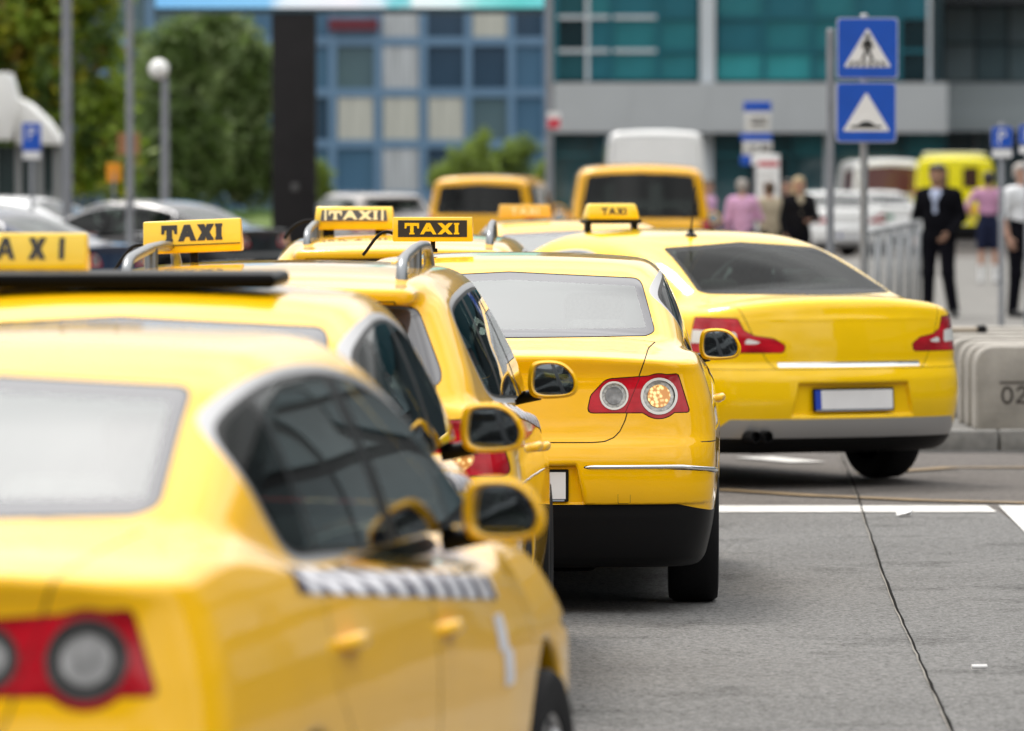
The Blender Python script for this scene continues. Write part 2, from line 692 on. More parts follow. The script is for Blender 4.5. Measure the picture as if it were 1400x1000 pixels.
def amber_lens():
    m = mat('amber_lit_lens', (0.55, 0.50, 0.40), rough=0.2, coat=1.0)
    nt = m.node_tree
    b = nt.nodes['Principled BSDF']
    tc = [n for n in nt.nodes if n.type == 'TEX_COORD'][0]
    vo = nt.nodes.new('ShaderNodeTexVoronoi')
    vo.inputs['Scale'].default_value = 62
    cr = nt.nodes.new('ShaderNodeValToRGB')
    cr.color_ramp.elements[0].position = 0.28
    cr.color_ramp.elements[0].color = (1.0, 0.72, 0.30, 1)
    cr.color_ramp.elements[1].position = 0.62
    cr.color_ramp.elements[1].color = (0.42, 0.17, 0.03, 1)
    nt.links.new(tc.outputs['Object'], vo.inputs['Vector'])
    nt.links.new(vo.outputs['Distance'], cr.inputs['Fac'])
    nt.links.new(cr.outputs['Color'], b.inputs['Emission Color'])
    nt.links.new(cr.outputs['Color'], b.inputs['Base Color'])
    b.inputs['Emission Strength'].default_value = 0.55
    return m


AMBER = amber_lens()


# ------------------------------------------------------------------ car bodies
def make_shell(p):
    P = pchip(*p['plan']); S = pchip(*p['sec']); Rr = pchip(*p['rear']); Fr = pchip(*p['front'])
    Zt = pchip(*p['top']); Yc = pchip(*p['cab']); Pc = pchip(*p['cabplan']); Zr = pchip(*p['roof'])
    (ay, az), (by, bz) = p['rglass']
    l = math.hypot(by - ay, bz - az); rn = (-(bz - az) / l, (by - ay) / l)
    (cy, cz), (dy, dz) = p['wglass']
    l = math.hypot(dy - cy, dz - cz); wn_ = ((dz - cz) / l, -(dy - cy) / l)

    def f(x, y, z):
        a = np.abs(x)
        side = a - (P(y) - S(z))
        if 'ftum' in p:      # front wings lean in above the wheels
            side = side + np.clip((y - 2.3) / 1.3, 0, 1) ** 1.3 * p['ftum'] * np.clip((z - .66) / .23, 0, 2) ** 1.5
        rear = Rr(z) + p['rbow'] * (a / 0.85) ** p.get('rpow', 3.0) - y
        front = y - (Fr(z) - p['fbow'] * (a / 0.85) ** 2.4)
        top = z - (Zt(y) - p['crown'] * (a / 0.8) ** 2.5)
        b = smax(smax(side, rear, p.get('kc', 0.16)), front, 0.22)
        b = smax(b, top, p.get('kt', 0.05))
        b = smax(b, p['zb'] - z, 0.05)
        cs = a - Yc(z) * Pc(y)
        cr = z - (Zr(y) - p['rcrown'] * (a / 0.6) ** 2.2)
        cb = (y - ay) * rn[0] + (z - az) * rn[1] + p['rgbow'] * (a / 0.6) ** 2
        cw = (y - cy) * wn_[0] + (z - cz) * wn_[1] + p['wgbow'] * (a / 0.6) ** 2
        c = smax(smax(cs, cb, p.get('kcp', 0.10)), cw, 0.08)
        c = smax(c, cr, p.get('kr', 0.10))
        c = np.maximum(c, p.get('cabz', 1.0) - z)
        b = smin(b, c, p.get('ku', 0.05))
        if 'spoiler' in p:
            y0, y1, t, w = p['spoiler']
            zr_ = Zr(y) - p['rcrown'] * (a / 0.6) ** 2.2
            s = smax(z - zr_, (zr_ - t) - z, 0.03)
            s = smax(s, y0 + 0.14 * (a / 0.6) ** 3 - y, 0.03)
            s = smax(s, a - w * Pc(y) * 1.02, 0.05)
            s = np.maximum(s, y - y1)
            b = smin(b, s, 0.05)
        for (yc, zc, r) in p['arches']:
            well = np.maximum(np.sqrt((y - yc) ** 2 + (z - zc) ** 2) - r, 0.52 - a)
            b = smax(b, -well, 0.02)
        for (x1, z0, z1, dpt) in p.get('recess', []):
            rc = np.maximum(np.maximum(a - (x1 - 0.6 * (z - z0) * 0.35), np.abs(z - (z0 + z1) / 2) - (z1 - z0) / 2), y - dpt)
            b = smax(b, -rc, 0.02)
        return b
    return f


class Carver:
    """Cuts one half body into panels, panes, lamps and seams, then makes both sides."""
    def __init__(self, p, h):
        self.f = make_shell(p)
        L = p['length']
        V, T = surface_nets(self.f, (-1.5 * h, -0.08, p['zb'] - 0.06), (p['half'] + 0.06, L + 0.08, p['height'] + 0.08), h)
        g = grad(self.f, V)
        a, b, c = V[T[:, 0]], V[T[:, 1]], V[T[:, 2]]
        if (np.cross(b - a, c - a) * g[T[:, 0]]).sum() < 0:
            T = T[:, ::-1]
        (V, T), _ = cut(V, T, -V[:, 0])
        V[:, 0] = np.where(np.abs(V[:, 0]) < 1e-6, 0, V[:, 0])
        self.full = (V, T)
        self.rest = (V, T)
        self.gap = []
        self.out = []

    def take(self, sdf, gap=0.0, src=None):
        V, T = self.rest if src is None else src
        ins, rest = cut(V, T, sdf(V) + gap)
        if gap > 0:
            band, rest = cut(rest[0], rest[1], sdf(rest[0]) - gap)
            if len(band[1]):
                n = grad(self.f, band[0])
                n /= np.maximum(np.linalg.norm(n, axis=1, keepdims=True), 1e-6)
                self.gap.append((band[0] - n * 0.003, band[1]))
        if src is None:
            self.rest = rest
            return ins
        return ins, rest

    def decal(self, sdf, off):
        V, T = self.full
        ins, _ = cut(V, T, sdf(V))
        if len(ins[1]) == 0:
            return ins
        n = grad(self.f, ins[0])
        n /= np.maximum(np.linalg.norm(n, axis=1, keepdims=True), 1e-6)
        return (ins[0] + n * off, ins[1])

    def add(self, key, name, piece, m, parent=None, side=True, off=0.0):
        if len(piece[1]):
            if off:
                n = grad(self.f, piece[0]); n /= np.maximum(np.linalg.norm(n, axis=1, keepdims=True), 1e-6)
                piece = (piece[0] + n * off, piece[1])
            self.out.append((key, name, piece, m, parent, side))

    def finish(self, root):
        objs = {}
        for key, name, (V, T), m, parent, side in self.out:
            N = grad(self.f, V, 0.003)
            N /= np.maximum(np.linalg.norm(N, axis=1, keepdims=True), 1e-6)
            VM = V * np.array([-1, 1, 1]); NM = N * np.array([-1, 1, 1])
            if side:
                for s, (v, n, fl) in (('R', (V, N, False)), ('L', (VM, NM, True))):
                    par = root if parent is None else objs.get((parent, s), objs.get((parent, ''), root))
                    objs[(key, s)] = link(name, np_mesh(name, v, T, n, fl), par, m)
            else:
                VV = np.concatenate([V, VM]); NN = np.concatenate([N, NM])
                TT = np.concatenate([T, T[:, ::-1] + len(V)])
                # weld the centre line
                on = np.where(np.abs(V[:, 0]) < 1e-5)[0]
                mp = np.arange(len(VV)); mp[on + len(V)] = on
                TT = mp[TT]
                u, inv = np.unique(TT, return_inverse=True)
                VV, NN, TT = VV[u], NN[u], inv.reshape(TT.shape)
                NN[np.abs(VV[:, 0]) < 1e-5, 0] = 0
                par = root if parent is None else objs.get((parent, ''), root)
                objs[(key, '')] = link(name, np_mesh(name, VV, TT, NN), par, m)
        return objs


def side_sdf(pts, xmin=0.57, r=0.0):
    def g(V):
        return np.maximum(poly_sdf(V[:, 1], V[:, 2], pts) - r, (xmin - V[:, 0]))
    return g


def rear_sdf(pts, ymax, r=0.0, ymin=-1):
    """pts: (x, z) outline of the right half; it runs across the centre line to negative x."""
    def g(V):
        return np.maximum(np.maximum(poly_sdf(V[:, 0], V[:, 2], pts) - r, V[:, 1] - ymax), ymin - V[:, 1])
    return g


def wheel(parent, x, y, z, r, w, side, rimm, name='wheel'):
    t = MB()
    hw = w / 2
    t.lathe([(r * .66, -hw * .9), (r * .82, -hw), (r * .95, -hw * .96), (r * .995, -hw * .78), (r, -hw * .4), (r, hw * .4), (r * .995, hw * .78),
             (r * .95, hw * .96), (r * .82, hw), (r * .66, hw * .9), (r * .64, 0)], n=40, axis='x', cap=False)
    # tread grooves as thin rings
    wo = t.build('wheel', RUB, parent)
    wo.name = name
    wo.location = (x, y, z)
    k = MB()
    sx = 1 if side > 0 else -1
    k.lathe([(r * .67, sx * hw * .88), (r * .63, sx * hw * .80), (r * .60, sx * hw * .25), (r * .2, sx * hw * .25), (0.001, sx * hw * .25)], n=40, axis='x', cap=False)
    for i in range(7):
        a = 2 * math.pi * i / 7
        k.tube([(sx * hw * .45, math.cos(a) * r * .1, math.sin(a) * r * .1), (sx * hw * .66, math.cos(a) * r * .62, math.sin(a) * r * .62)],
               [r * .09, r * .075], n=6)
    k.lathe([(r * .17, sx * hw * .2), (r * .17, sx * hw * .62), (r * .12, sx * hw * .68), (0.001, sx * hw * .69)], n=20, axis='x', cap=False)
    k.build('rim', rimm, wo)
    return wo


def mirror(parent, body, x, y, z, side, s=1.0):
    """Door mirror: lacquered bowl, black foot, inset glass."""
    out = closed_spline([(-.078, .058), (-.03, .070), (.03, .063), (.072, .030), (.092, -.018), (.074, -.058), (.01, -.070), (-.06, -.068), (-.088, -.045), (-.092, .01)], 5)
    sx = 1 if side > 0 else -1
    b = MB()
    secs = [(-.000, 1.0), (-.012, 1.015), (.0, 1.03), (.02, 1.02), (.05, .93), (.08, .72), (.10, .40), (.106, .05)]
    n = len(out)
    vs, fs = [], []
    inner = [(.014, .80), (-.008, .84), (-.013, .90), (-.008, .96)]
    allsec = inner + [(-.002, 1.0)] + secs[2:]
    for (t, k) in allsec:
        for (px, pz) in out:
            vs.append((sx * px * k * s + (0.010 * sx * t * 5 if t > 0.03 else 0), t * s, pz * k * s))
    for i in range(len(allsec) - 1):
        for j in range(n):
            l = (j + 1) % n
            q = (i * n + j, i * n + l, (i + 1) * n + l, (i + 1) * n + j)
            fs.append(q)
    b.add(vs, fs, True)
    o = b.build('mirror', body, parent)
    o.location = (x, y, z)
    o.rotation_euler = (0, 0, R(4) * sx)
    g = MB()
    vs = [(sx * px * .835 * s, .004 * s, pz * .835 * s) for (px, pz) in out] + [(0, .0025 * s, 0)]
    g.add(vs, [(j, (j + 1) % n, n) for j in range(n)], True)
    go = g.build('mirror_glass', MIRG, o)
    go.rotation_euler = (R(-3), 0, R(-10) * sx)
    f = MB()
    f.tube([(-sx * .15, .07, -.075), (-sx * .10, .06, -.068), (-sx * .05, .045, -.055)], [.028, .024, .026], n=10)
    f.build('mirror_foot', PLA, o)
    return o


def handle(parent, body, x, y, z, side):
    sx = 1 if side > 0 else -1
    m = MB()
    m.tube([(x - sx * .02, y - .095, z - .004), (x + sx * .018, y - .075, z), (x + sx * .030, y - .03, z + .003), (x + sx * .030, y + .04, z + .003),
            (x + sx * .020, y + .08, z), (x - sx * .02, y + .10, z - .004)], [.012, .015, .017, .017, .015, .012], n=10)
    m.build('door_handle', body, parent)


def seats(root, rows, w=0.5):
    for (y, xs, zb) in rows:
        for x in xs:
            m = MB()
            m.rbox((x, y + .25, zb + .06), (w, .52, .16), .05)
            M = Matrix.Rotation(R(14), 3, 'X')
            m.rbox((x, y - .06, zb + .40), (w * .96, .13, .66), .06, M=M)
            so = m.build('seat', SEATM, root)
            h = MB()
            h.rbox((x, y - .15, zb + .82), (.26, .09, .19), .04, M=M)
            h.tube([(x - .06, y - .13, zb + .68), (x - .06, y - .15, zb + .78)], .006, n=6)
            h.tube([(x + .06, y - .13, zb + .68), (x + .06, y - .15, zb + .78)], .006, n=6)
            h.build('headrest', SEATM, so)


def plate(root, w, hgt, loc, tilt=0.0, blue=True):
    m = MB()
    m.rbox((0, 0, 0), (w + .024, .012, hgt + .024), .004, 1)
    fr = m.build('license_plate', PLA, root)
    fr.location = loc
    fr.rotation_euler = (tilt, 0, 0)
    m = MB()
    m.box((.0 + (.02 if blue else 0), -.0075, 0), (w - (.04 if blue else 0), .004, hgt))
    m.build('plate_face', PLATE, fr)
    if blue:
        m = MB()
        m.box((-w / 2 + .02, -.0075, 0), (.0395, .004, hgt))
        m.build('plate_band', PBLUE, fr)
    m = MB()
    m.box((0, -.008, -hgt / 2 - .006), (w * .98, .002, .007))
    m.build('plate_footer', mat('plate_footer_grey', (.25, .3, .36), rough=.4), fr)
    return fr


def stripes(cv, y0, y1, line, drop=.0, half=.026, period=.185, duty=.58):
    """Dark band under the windows with a slanted white block for every check."""
    def band(V):
        return np.maximum(np.maximum(np.abs(V[:, 2] - line(V[:, 1]) + drop) - half, .5 - V[:, 0]), np.maximum(y0 - V[:, 1], V[:, 1] - y1))
    V, T = cv.decal(band, .002)
    cv.add('stband', 'checker_stripe', (V, T), STD)
    ph = (V[:, 1] + .62 * V[:, 2]) / period
    for k in range(int(np.floor(ph.min())), int(np.ceil(ph.max()))):
        blk, _ = cut(V, T, np.abs(ph - k - .5) - duty / 2)
        if len(blk[1]):
            n = grad(cv.f, blk[0])
            n /= np.maximum(np.linalg.norm(n, axis=1, keepdims=True), 1e-6)
            cv.add('stb%d' % k, 'stripe_block', (blk[0] + n * .0015, blk[1]), STW, 'stband')


# ---- saloon
SEDAN = dict(
    ftum=.075, length=4.77, half=0.915, height=1.48, zb=0.19,
    plan=([-.1, .15, .5, 1.0, 1.8, 3.0, 3.9, 4.4, 4.8], [.845, .865, .887, .902, .91, .908, .866, .815, .73]),
    sec=([.15, .25, .38, .55, .72, .84, .93, 1.0, 1.08, 1.2], [.075, .045, .018, .002, .0, .012, .032, .055, .095, .19]),
    rear=([.15, .24, .40, .455, .46, .55, .63, .69, .74, .86, .98, 1.04, 1.075, 1.15], [.17, .08, .035, .025, .012, .0, .004, .022, .05, .075, .090, .076, .066, .10]),
    front=([.15, .35, .5, .65, .75, .9], [4.62, 4.74, 4.77, 4.74, 4.68, 4.5]),
    rbow=.135, rpow=3.2, fbow=.42, crown=.05, kc=.16, kt=.03,
    top=([0, .1, .3, .62, .9, 1.3, 2.2, 3.2, 3.6, 4.0, 4.4, 4.65, 4.85], [1.062, 1.072, 1.096, 1.122, 1.10, 1.035, 1.00, .955, .975, .935, .85, .77, .66]),
    cab=([.8, .95, 1.1, 1.2, 1.31, 1.40, 1.47, 1.55], [.835, .815, .775, .742, .697, .652, .615, .56]),
    cabplan=([.3, .8, 1.4, 2.0, 2.8, 3.4, 3.8], [.92, .955, .985, 1.0, 1.0, .98, .95]),
    roof=([.5, .9, 1.25, 1.7, 2.3, 2.8, 3.2, 3.6], [1.24, 1.345, 1.415, 1.460, 1.470, 1.440, 1.375, 1.27]),
    rcrown=.026, rglass=((.60, 1.122), (1.30, 1.402)), wglass=((3.62, 1.0), (2.70, 1.41)), rgbow=.035, wgbow=.06,
    arches=[(.985, .335, .362), (3.69, .335, .362)], recess=[(.335, .462, .617, .045)], kr=.085, kcp=.13, ku=.06,
)
S_DLO = [(3.30, .935), (2.80, .960), (2.20, .992), (1.60, 1.018), (1.30, 1.032), (1.19, 1.10), (1.12, 1.20), (1.15, 1.272), (1.29, 1.322),
         (1.55, 1.364), (1.88, 1.378), (2.22, 1.364), (2.58, 1.305), (2.88, 1.208), (3.13, 1.085)]


def belt(y):
    return 1.065 - .068 * y


def carve_common(cv, dlo, bars, panes, doors, trimw=.017, glassm=None, door_paint=YEL, doors_on=True):
    """Side glass with bright surround, pillars, and the doors with their seams."""
    glassm = glassm or GLASS_S
    g0 = side_sdf(dlo)
    trim = cv.take(lambda V: np.maximum(g0(V) - trimw, -(g0(V))))
    pane = cv.take(g0)
    barp = []
    for (yb, yt, w) in bars:
        def gb(V, yb=yb, yt=yt, w=w):
            yl = yb + (yt - yb) * (V[:, 2] - 1.0) / .4
            return np.abs(V[:, 1] - yl) - w / 2
        b, pane = cv.take(gb, src=pane)
        barp.append(b)
    rub, pane = cv.take(lambda V: -(g0(V) + .011), src=pane)
    dl = []
    for nm, pts in doors:
        d = cv.take(side_sdf(round_poly(pts, .05), .5), gap=.0022)
        dl.append(nm)
        cv.add(nm, nm, d, door_paint)
    cv.add('trim', 'window_trim', trim, TRIM)
    cv.add('seal', 'window_seal', rub, PLA)
    for i, b in enumerate(barp):
        cv.add('bar%d' % i, 'pillar_trim', b, PLA)
    for (nm, y0, y1, par) in panes:
        p_, pane = cv.take(lambda V: np.maximum(y0 - V[:, 1], V[:, 1] - y1), src=pane)
        cv.add(nm, 'side_window', p_, GLASS_F if nm == 'w_q' else glassm, par)
    return pane


def glazing(cv, rear_pts, rear_ymax, wind_pts, wind_ymin, rglass, wglass, frit=.032, rear_ymin=.05, fritm=None):
    for key, pts, lim in (('rear_window', rear_pts, (rear_ymin, rear_ymax)), ('windscreen', wind_pts, (wind_ymin, 9))):
        full = list(pts) + [(-x, z) for x, z in pts[::-1] if x > 1e-6]
        full = round_poly(full, .05)
        def g(V, full=full, lim=lim):
            return np.maximum(np.maximum(poly_sdf(V[:, 0], V[:, 2], full), V[:, 1] - lim[1]), lim[0] - V[:, 1])
        pn = cv.take(g, gap=.0018)
        def gi(V, full=full):
            return poly_sdf(V[:, 0], V[:, 2], full) + frit
        inner, border = cv.take(gi, src=pn)
        cv.add(key, key, inner, rglass if key == 'rear_window' else wglass, None, False)
        cv.add(key + 'b', 'window_border', border, fritm or FRIT, key, False)


def build_saloon():
    cv = Carver(SEDAN, .0125)
    glazing(cv, [(.0, 1.395), (.565, 1.368), (.628, 1.150), (.59, 1.135), (0, 1.130)], 1.45,
            [(0, 1.40), (.56, 1.375), (.70, 1.03), (0, 1.03)], 2.6, GLASS_R, GLASS_W)
    # tail lamps: inner part on the lid, outer part on the wing
    lp = round_poly([(.346, .832), (.362, .905), (.425, .972), (.722, .992), (.772, .832)], [.02, .03, .06, .012, .012])
    def glamp(V):
        a = poly_sdf(V[:, 0], V[:, 2], lp)
        c = np.hypot(V[:, 0] - .643, V[:, 2] - .900) - .093
        return np.maximum(np.minimum(a, c), V[:, 1] - .34)
    lamp = cv.take(glamp, gap=.002)
    def split(V):
        return V[:, 0] - (.535 + (V[:, 2] - .91) * .42)
    (il, ol) = cv.take(split, src=lamp)
    sl, ol = cv.take(lambda V: np.abs(split(V)) - .0025, src=ol)
    cv.gap.append(sl)
    def disc(piece, cx, cz, r, tag_, mring, mlens):
        d, rest = cv.take(lambda V: np.hypot(V[:, 0] - cx, V[:, 2] - cz) - r, src=piece)
        c, ring = cv.take(lambda V: np.hypot(V[:, 0] - cx, V[:, 2] - cz) - r * .86, src=d)
        e, c2 = cv.take(lambda V: np.hypot(V[:, 0] - cx, V[:, 2] - cz) - r * .62, src=c)
        return rest, ring, c2, e
    il, r1, c1, e1 = disc(il, .458, .903, .059, 'i', RING, CLEAR)
    ol, r2, c2, e2 = disc(ol, .643, .900, .076, 'o', RING, AMBER)
    # boot lid
    lid = [(0, .712), (.37, .712), (.42, .716), (.458, .732), (.483, .758), (.503, .80), (.535, .91), (.588, 1.06), (.60, 1.09), (.665, 1.14), (.665, 1.3), (0, 1.3)]
    lid = lid + [(-.05, 1.3), (-.05, .712)]
    dl = cv.take(lambda V: np.maximum(poly_sdf(V[:, 0], V[:, 2], lid), V[:, 1] - .64), gap=.0024)
    cv.add('lid', 'boot_lid', dl, YEL, None, False)
    # bumper with bright strip, black skirt and towing cap
    bp = cv.take(lambda V: np.maximum(V[:, 2] - .712, V[:, 1] - .66), gap=.0)
    # seam of the bumper only where it meets the wing
    skirt, bp = cv.take(lambda V: V[:, 2] - (.457 - .035 * np.clip((V[:, 0] - .72) / .15, 0, 1.5)), src=bp)
    strip, bp = cv.take(lambda V: np.maximum(np.abs(V[:, 2] - (.611 - .03 * np.clip((V[:, 1] - .03) / .3, 0, 1))) - .0075, .335 - V[:, 0]), src=bp)
    cap, bp = cv.take(lambda V: np.maximum(np.maximum(np.abs(V[:, 0] - .50) - .026, np.abs(V[:, 2] - .480) - .0195), V[:, 1] - .3), gap=0, src=bp)
    capi, capb = cv.take(lambda V: np.maximum(np.abs(V[:, 0] - .50) - .0245, np.abs(V[:, 2] - .482) - .0195), src=cap)
    cv.gap.append(capb)
    seam, bp = cv.take(lambda V: np.maximum(np.abs(V[:, 2] - (.712 - .02 * (V[:, 1] - .2))) - .004, .18 - V[:, 1]), src=bp)
    cv.gap.append(seam)
    cv.add('bumper', 'rear_bumper', bp, YEL, None, False)
    cv.add('skirt', 'bumper_skirt', skirt, PLA, 'bumper', False)
    cv.add('strip', 'bumper_strip_bed', strip, GLOB, 'bumper', True)
    cv.add('cap', 'tow_cover', capi, YEL, 'bumper', True)
    left = carve_common(cv, closed_spline(S_DLO, 4), [(1.50, 1.40, .032), (2.22, 2.12, .10)],
                        [('w_f', 2.17, 3.6, 'front_door'), ('w_r', 1.44, 2.17, 'rear_door'), ('w_q', .8, 1.46, 'rear_door')],
                        [('front_door', [(2.23, .27), (3.40, .27), (3.45, .86), (3.22, .98), (2.85, 1.12), (2.17, 1.25), (2.20, 1.0)]),
                         ('rear_door', [(1.50, .27), (2.22, .27), (2.195, 1.0), (2.16, 1.25), (1.45, 1.15), (1.33, 1.06), (1.20, .92), (1.19, .78), (1.40, .60)])])
    # front lamps and grille
    hl = cv.take(lambda V: np.maximum(poly_sdf(V[:, 0], V[:, 2], round_poly([(.42, .60), (.80, .63), (.86, .72), (.78, .76), (.40, .69)], .03)), 4.0 - V[:, 1]), gap=.002)
    gr = cv.take(lambda V: np.maximum(poly_sdf(V[:, 0], V[:, 2], [(-.3, .36), (.30, .36), (.38, .72), (-.38, .72)]), 4.3 - V[:, 1]), gap=.002)
    cv.add('hl', 'headlight', hl, CLEAR)
    cv.add('grille', 'grille', gr, GLOB, None, False)
    sill = cv.take(lambda V: V[:, 2] - .235)
    cv.add('under', 'underbody', sill, PLA, None, False)
    cv.add('body', 'body', cv.rest, YEL, None, False)
    cv.add('il', 'boot_lamp', il, RED)
    cv.add('il_r', 'lamp_ring', r1, RING, 'il', off=.004); cv.add('il_c', 'lamp_lens', c1, CLEAR, 'il', off=-.005); cv.add('il_e', 'lamp_bulb', e1, GREYL, 'il', off=.001)
    cv.add('ol', 'taillight', ol, RED)
    cv.add('ol_r', 'lamp_ring', r2, RING, 'ol', off=.004); cv.add('ol_c', 'lamp_lens', c2, CLEAR, 'ol', off=-.005); cv.add('ol_e', 'lamp_bulb', e2, CLEAR, 'ol', off=.001)
    stripes(cv, 1.02, 3.05, belt)
    # fleet number panel on the front wing
    d = cv.decal(lambda V: np.maximum(np.minimum(np.maximum(np.abs(V[:, 1] - 2.98) - .06, np.abs(V[:, 2] - .762) - .040),
                                                 np.maximum(np.abs(V[:, 1] - 3.03) - .06, np.abs(V[:, 2] - .680) - .040)), .5 - V[:, 0]), .002)
    cv.add('fleet', 'door_sticker', d, STW)
    root = empty('taxi_car')
    gv = np.concatenate([g[0] for g in cv.gap]); off = np.cumsum([0] + [len(g[0]) for g in cv.gap][:-1])
    gt = np.concatenate([g[1] + o for g, o in zip(cv.gap, off)])
    cv.add('gap', 'panel_gap', (gv, gt), GAP, None, False)
    ob = cv.finish(root)
    for sd in ('R', 'L'):
        s = 1 if sd == 'R' else -1
        handle(ob[('front_door', sd)], YEL, s * .885, 2.33, .815, s)
        handle(ob[('rear_door', sd)], YEL, s * .885, 1.33, .855, s)
        mirror(ob[('front_door', sd)], YEL, s * .925, 2.87, 1.045, s)
        wheel(root, s * .79, .985, .315, .315, .215, s, ALU)
        wheel(root, s * .79, 3.69, .315, .315, .215, s, ALU)
    for s in (1, -1):
        strip_tube(cv.f, ob[('bumper', '')], s, .612, .34, .50, CHR, 'bumper_strip')
    common_inside(root)
    plate(root, .52, .11, (0, .038, .535), R(-3))
    m = MB()
    m.box((0, 2.2, .29), (1.30, 3.2, .22)); m.box((0, .62, .42), (1.2, .8, .1))
    m.build('floor_pan', PLA, root)
    m = MB()
    m.rbox((-.08, .62, .235), (.95, .34, .16), .05)
    m.tube([(-.72, 1.0, .27), (-.3, 1.08, .24), (.3, 1.08, .24), (.72, 1.0, .27)], .045, n=8)
    m.build('silencer', PLA, root)
    m = MB()
    m.tube([(-.42, .15, .27), (-.42, .5, .28)], .028, n=12)
    m.tube([(-.34, .15, .27), (-.34, .5, .28)], .028, n=12)
    m.build('exhaust', ALU, root)
    return root, ob


def strip_tube(f, parent, s, z, x0, y1, m, name, drop=.03, hh=.0085):
    """Half-round bright strip lying on the bumper and running round its corner."""
    G = [(x, .13 * (x / .85) ** 3, z) for x in np.linspace(x0, .74, 22)]
    a = np.linspace(0, 1, 22)[1:]
    G += [(.74 + .15 * math.sin(t * math.pi / 2), .095 + (y1 - .095) * t ** 1.6, z - drop * t) for t in a]
    V = project(f, np.array(G), 8, .05)
    n = grad(f, V); n /= np.linalg.norm(n, axis=1, keepdims=True)
    mb = MB(); k = 8; vs, fs = [], []
    for i, (v, q) in enumerate(zip(V, n)):
        sc_ = min(1, (i + .3) / 1.5)
        for j in range(k):
            t = math.pi * j / (k - 1)
            p_ = v + q * (.007 * math.sin(t) * sc_) + np.array([0, 0, hh * math.cos(t) * sc_])
            vs.append((p_[0] * s, p_[1], p_[2]))
        if i:
            for j in range(k - 1):
                fs.append(((i - 1) * k + j, (i - 1) * k + j + 1, i * k + j + 1, i * k + j))
    mb.add(vs, fs, True)
    return mb.build(name, m, parent, autosmooth=False)


def common_inside(root, dy=0.0, bench=True, dash=3.05):
    seats(root, [(2.02 + dy, (-.36, .36), .38)], .50)
    if bench:
        m = MB()
        m.rbox((0, 1.42 + dy, .46), (1.25, .50, .17), .05)
        M = Matrix.Rotation(R(20), 3, 'X')
        m.rbox((0, 1.10 + dy, .76), (1.25, .13, .60), .05, M=M)
        so = m.build('rear_bench', SEATM, root)
        for x in (-.38, .38):
            h = MB()
            h.rbox((x, .97 + dy, 1.125), (.25, .08, .15), .035, M=M)
            h.build('headrest', SEATM, so)
    m = MB()
    m.rbox((0, dash + .18 + dy, .84), (1.36, .50, .24), .07)
    m.build('dashboard', DARKIN, root)
    m = MB()
    ring = [(-.36 + .18 * math.cos(a), dash - .14 + dy - .05 * math.sin(a), .90 + .17 * math.sin(a)) for a in np.linspace(0, 2 * math.pi, 24, endpoint=False)]
    m.tube(ring, .014, n=8, closed=True)
    m.tube([(-.36, dash - .14 + dy, .90), (-.36, dash + .05 + dy, .84)], .03, n=8)
    m.build('steering_wheel', DARKIN, root)


# ---- estate car
ESTATE = dict(SEDAN)
ESTATE.update(
    rear=([.15, .24, .40, .455, .46, .55, .63, .69, .74, .86, .98, 1.04, 1.12, 1.25], [.17, .08, .035, .025, .012, .0, .004, .022, .04, .055, .07, .085, .12, .2]),
    top=([0, .3, .62, .9, 1.3, 2.2, 3.2, 3.6, 4.0, 4.4, 4.65, 4.85], [1.05, 1.06, 1.06, 1.05, 1.035, 1.0, .955, .975, .935, .85, .77, .66]),
    cab=([.8, .95, 1.1, 1.2, 1.31, 1.40, 1.47, 1.55], [.845, .83, .79, .750, .700, .652, .612, .55]),
    cabplan=([.0, .4, 1.0, 2.0, 2.8, 3.4, 3.8], [.885, .915, .96, 1.0, 1.0, .98, .95]),
    roof=([.1, .4, .9, 1.7, 2.3, 2.8, 3.2, 3.6], [1.425, 1.450, 1.476, 1.498, 1.500, 1.475, 1.42, 1.31]),
    rglass=((.075, 1.03), (.41, 1.40)), spoiler=(.20, .9, .055, .575), rgbow=.06,
)
E_DLO = [(3.30, .935), (2.80, .960), (2.20, .992), (1.60, 1.018), (1.10, 1.034), (.80, 1.06), (.66, 1.13), (.60, 1.24), (.64, 1.335), (.85, 1.368),
         (1.25, 1.388), (1.75, 1.402), (2.35, 1.400), (2.65, 1.365), (2.95, 1.248), (3.18, 1.115)]


GLASS_E = glass('estate_glass', (0.45, 0.52, 0.48), ior=1.45)


def merge_gap(cv):
    gv = np.concatenate([g[0] for g in cv.gap]); off = np.cumsum([0] + [len(g[0]) for g in cv.gap][:-1])
    cv.add('gap', 'panel_gap', (gv, np.concatenate([g[1] + o for g, o in zip(cv.gap, off)])), GAP, None, False)


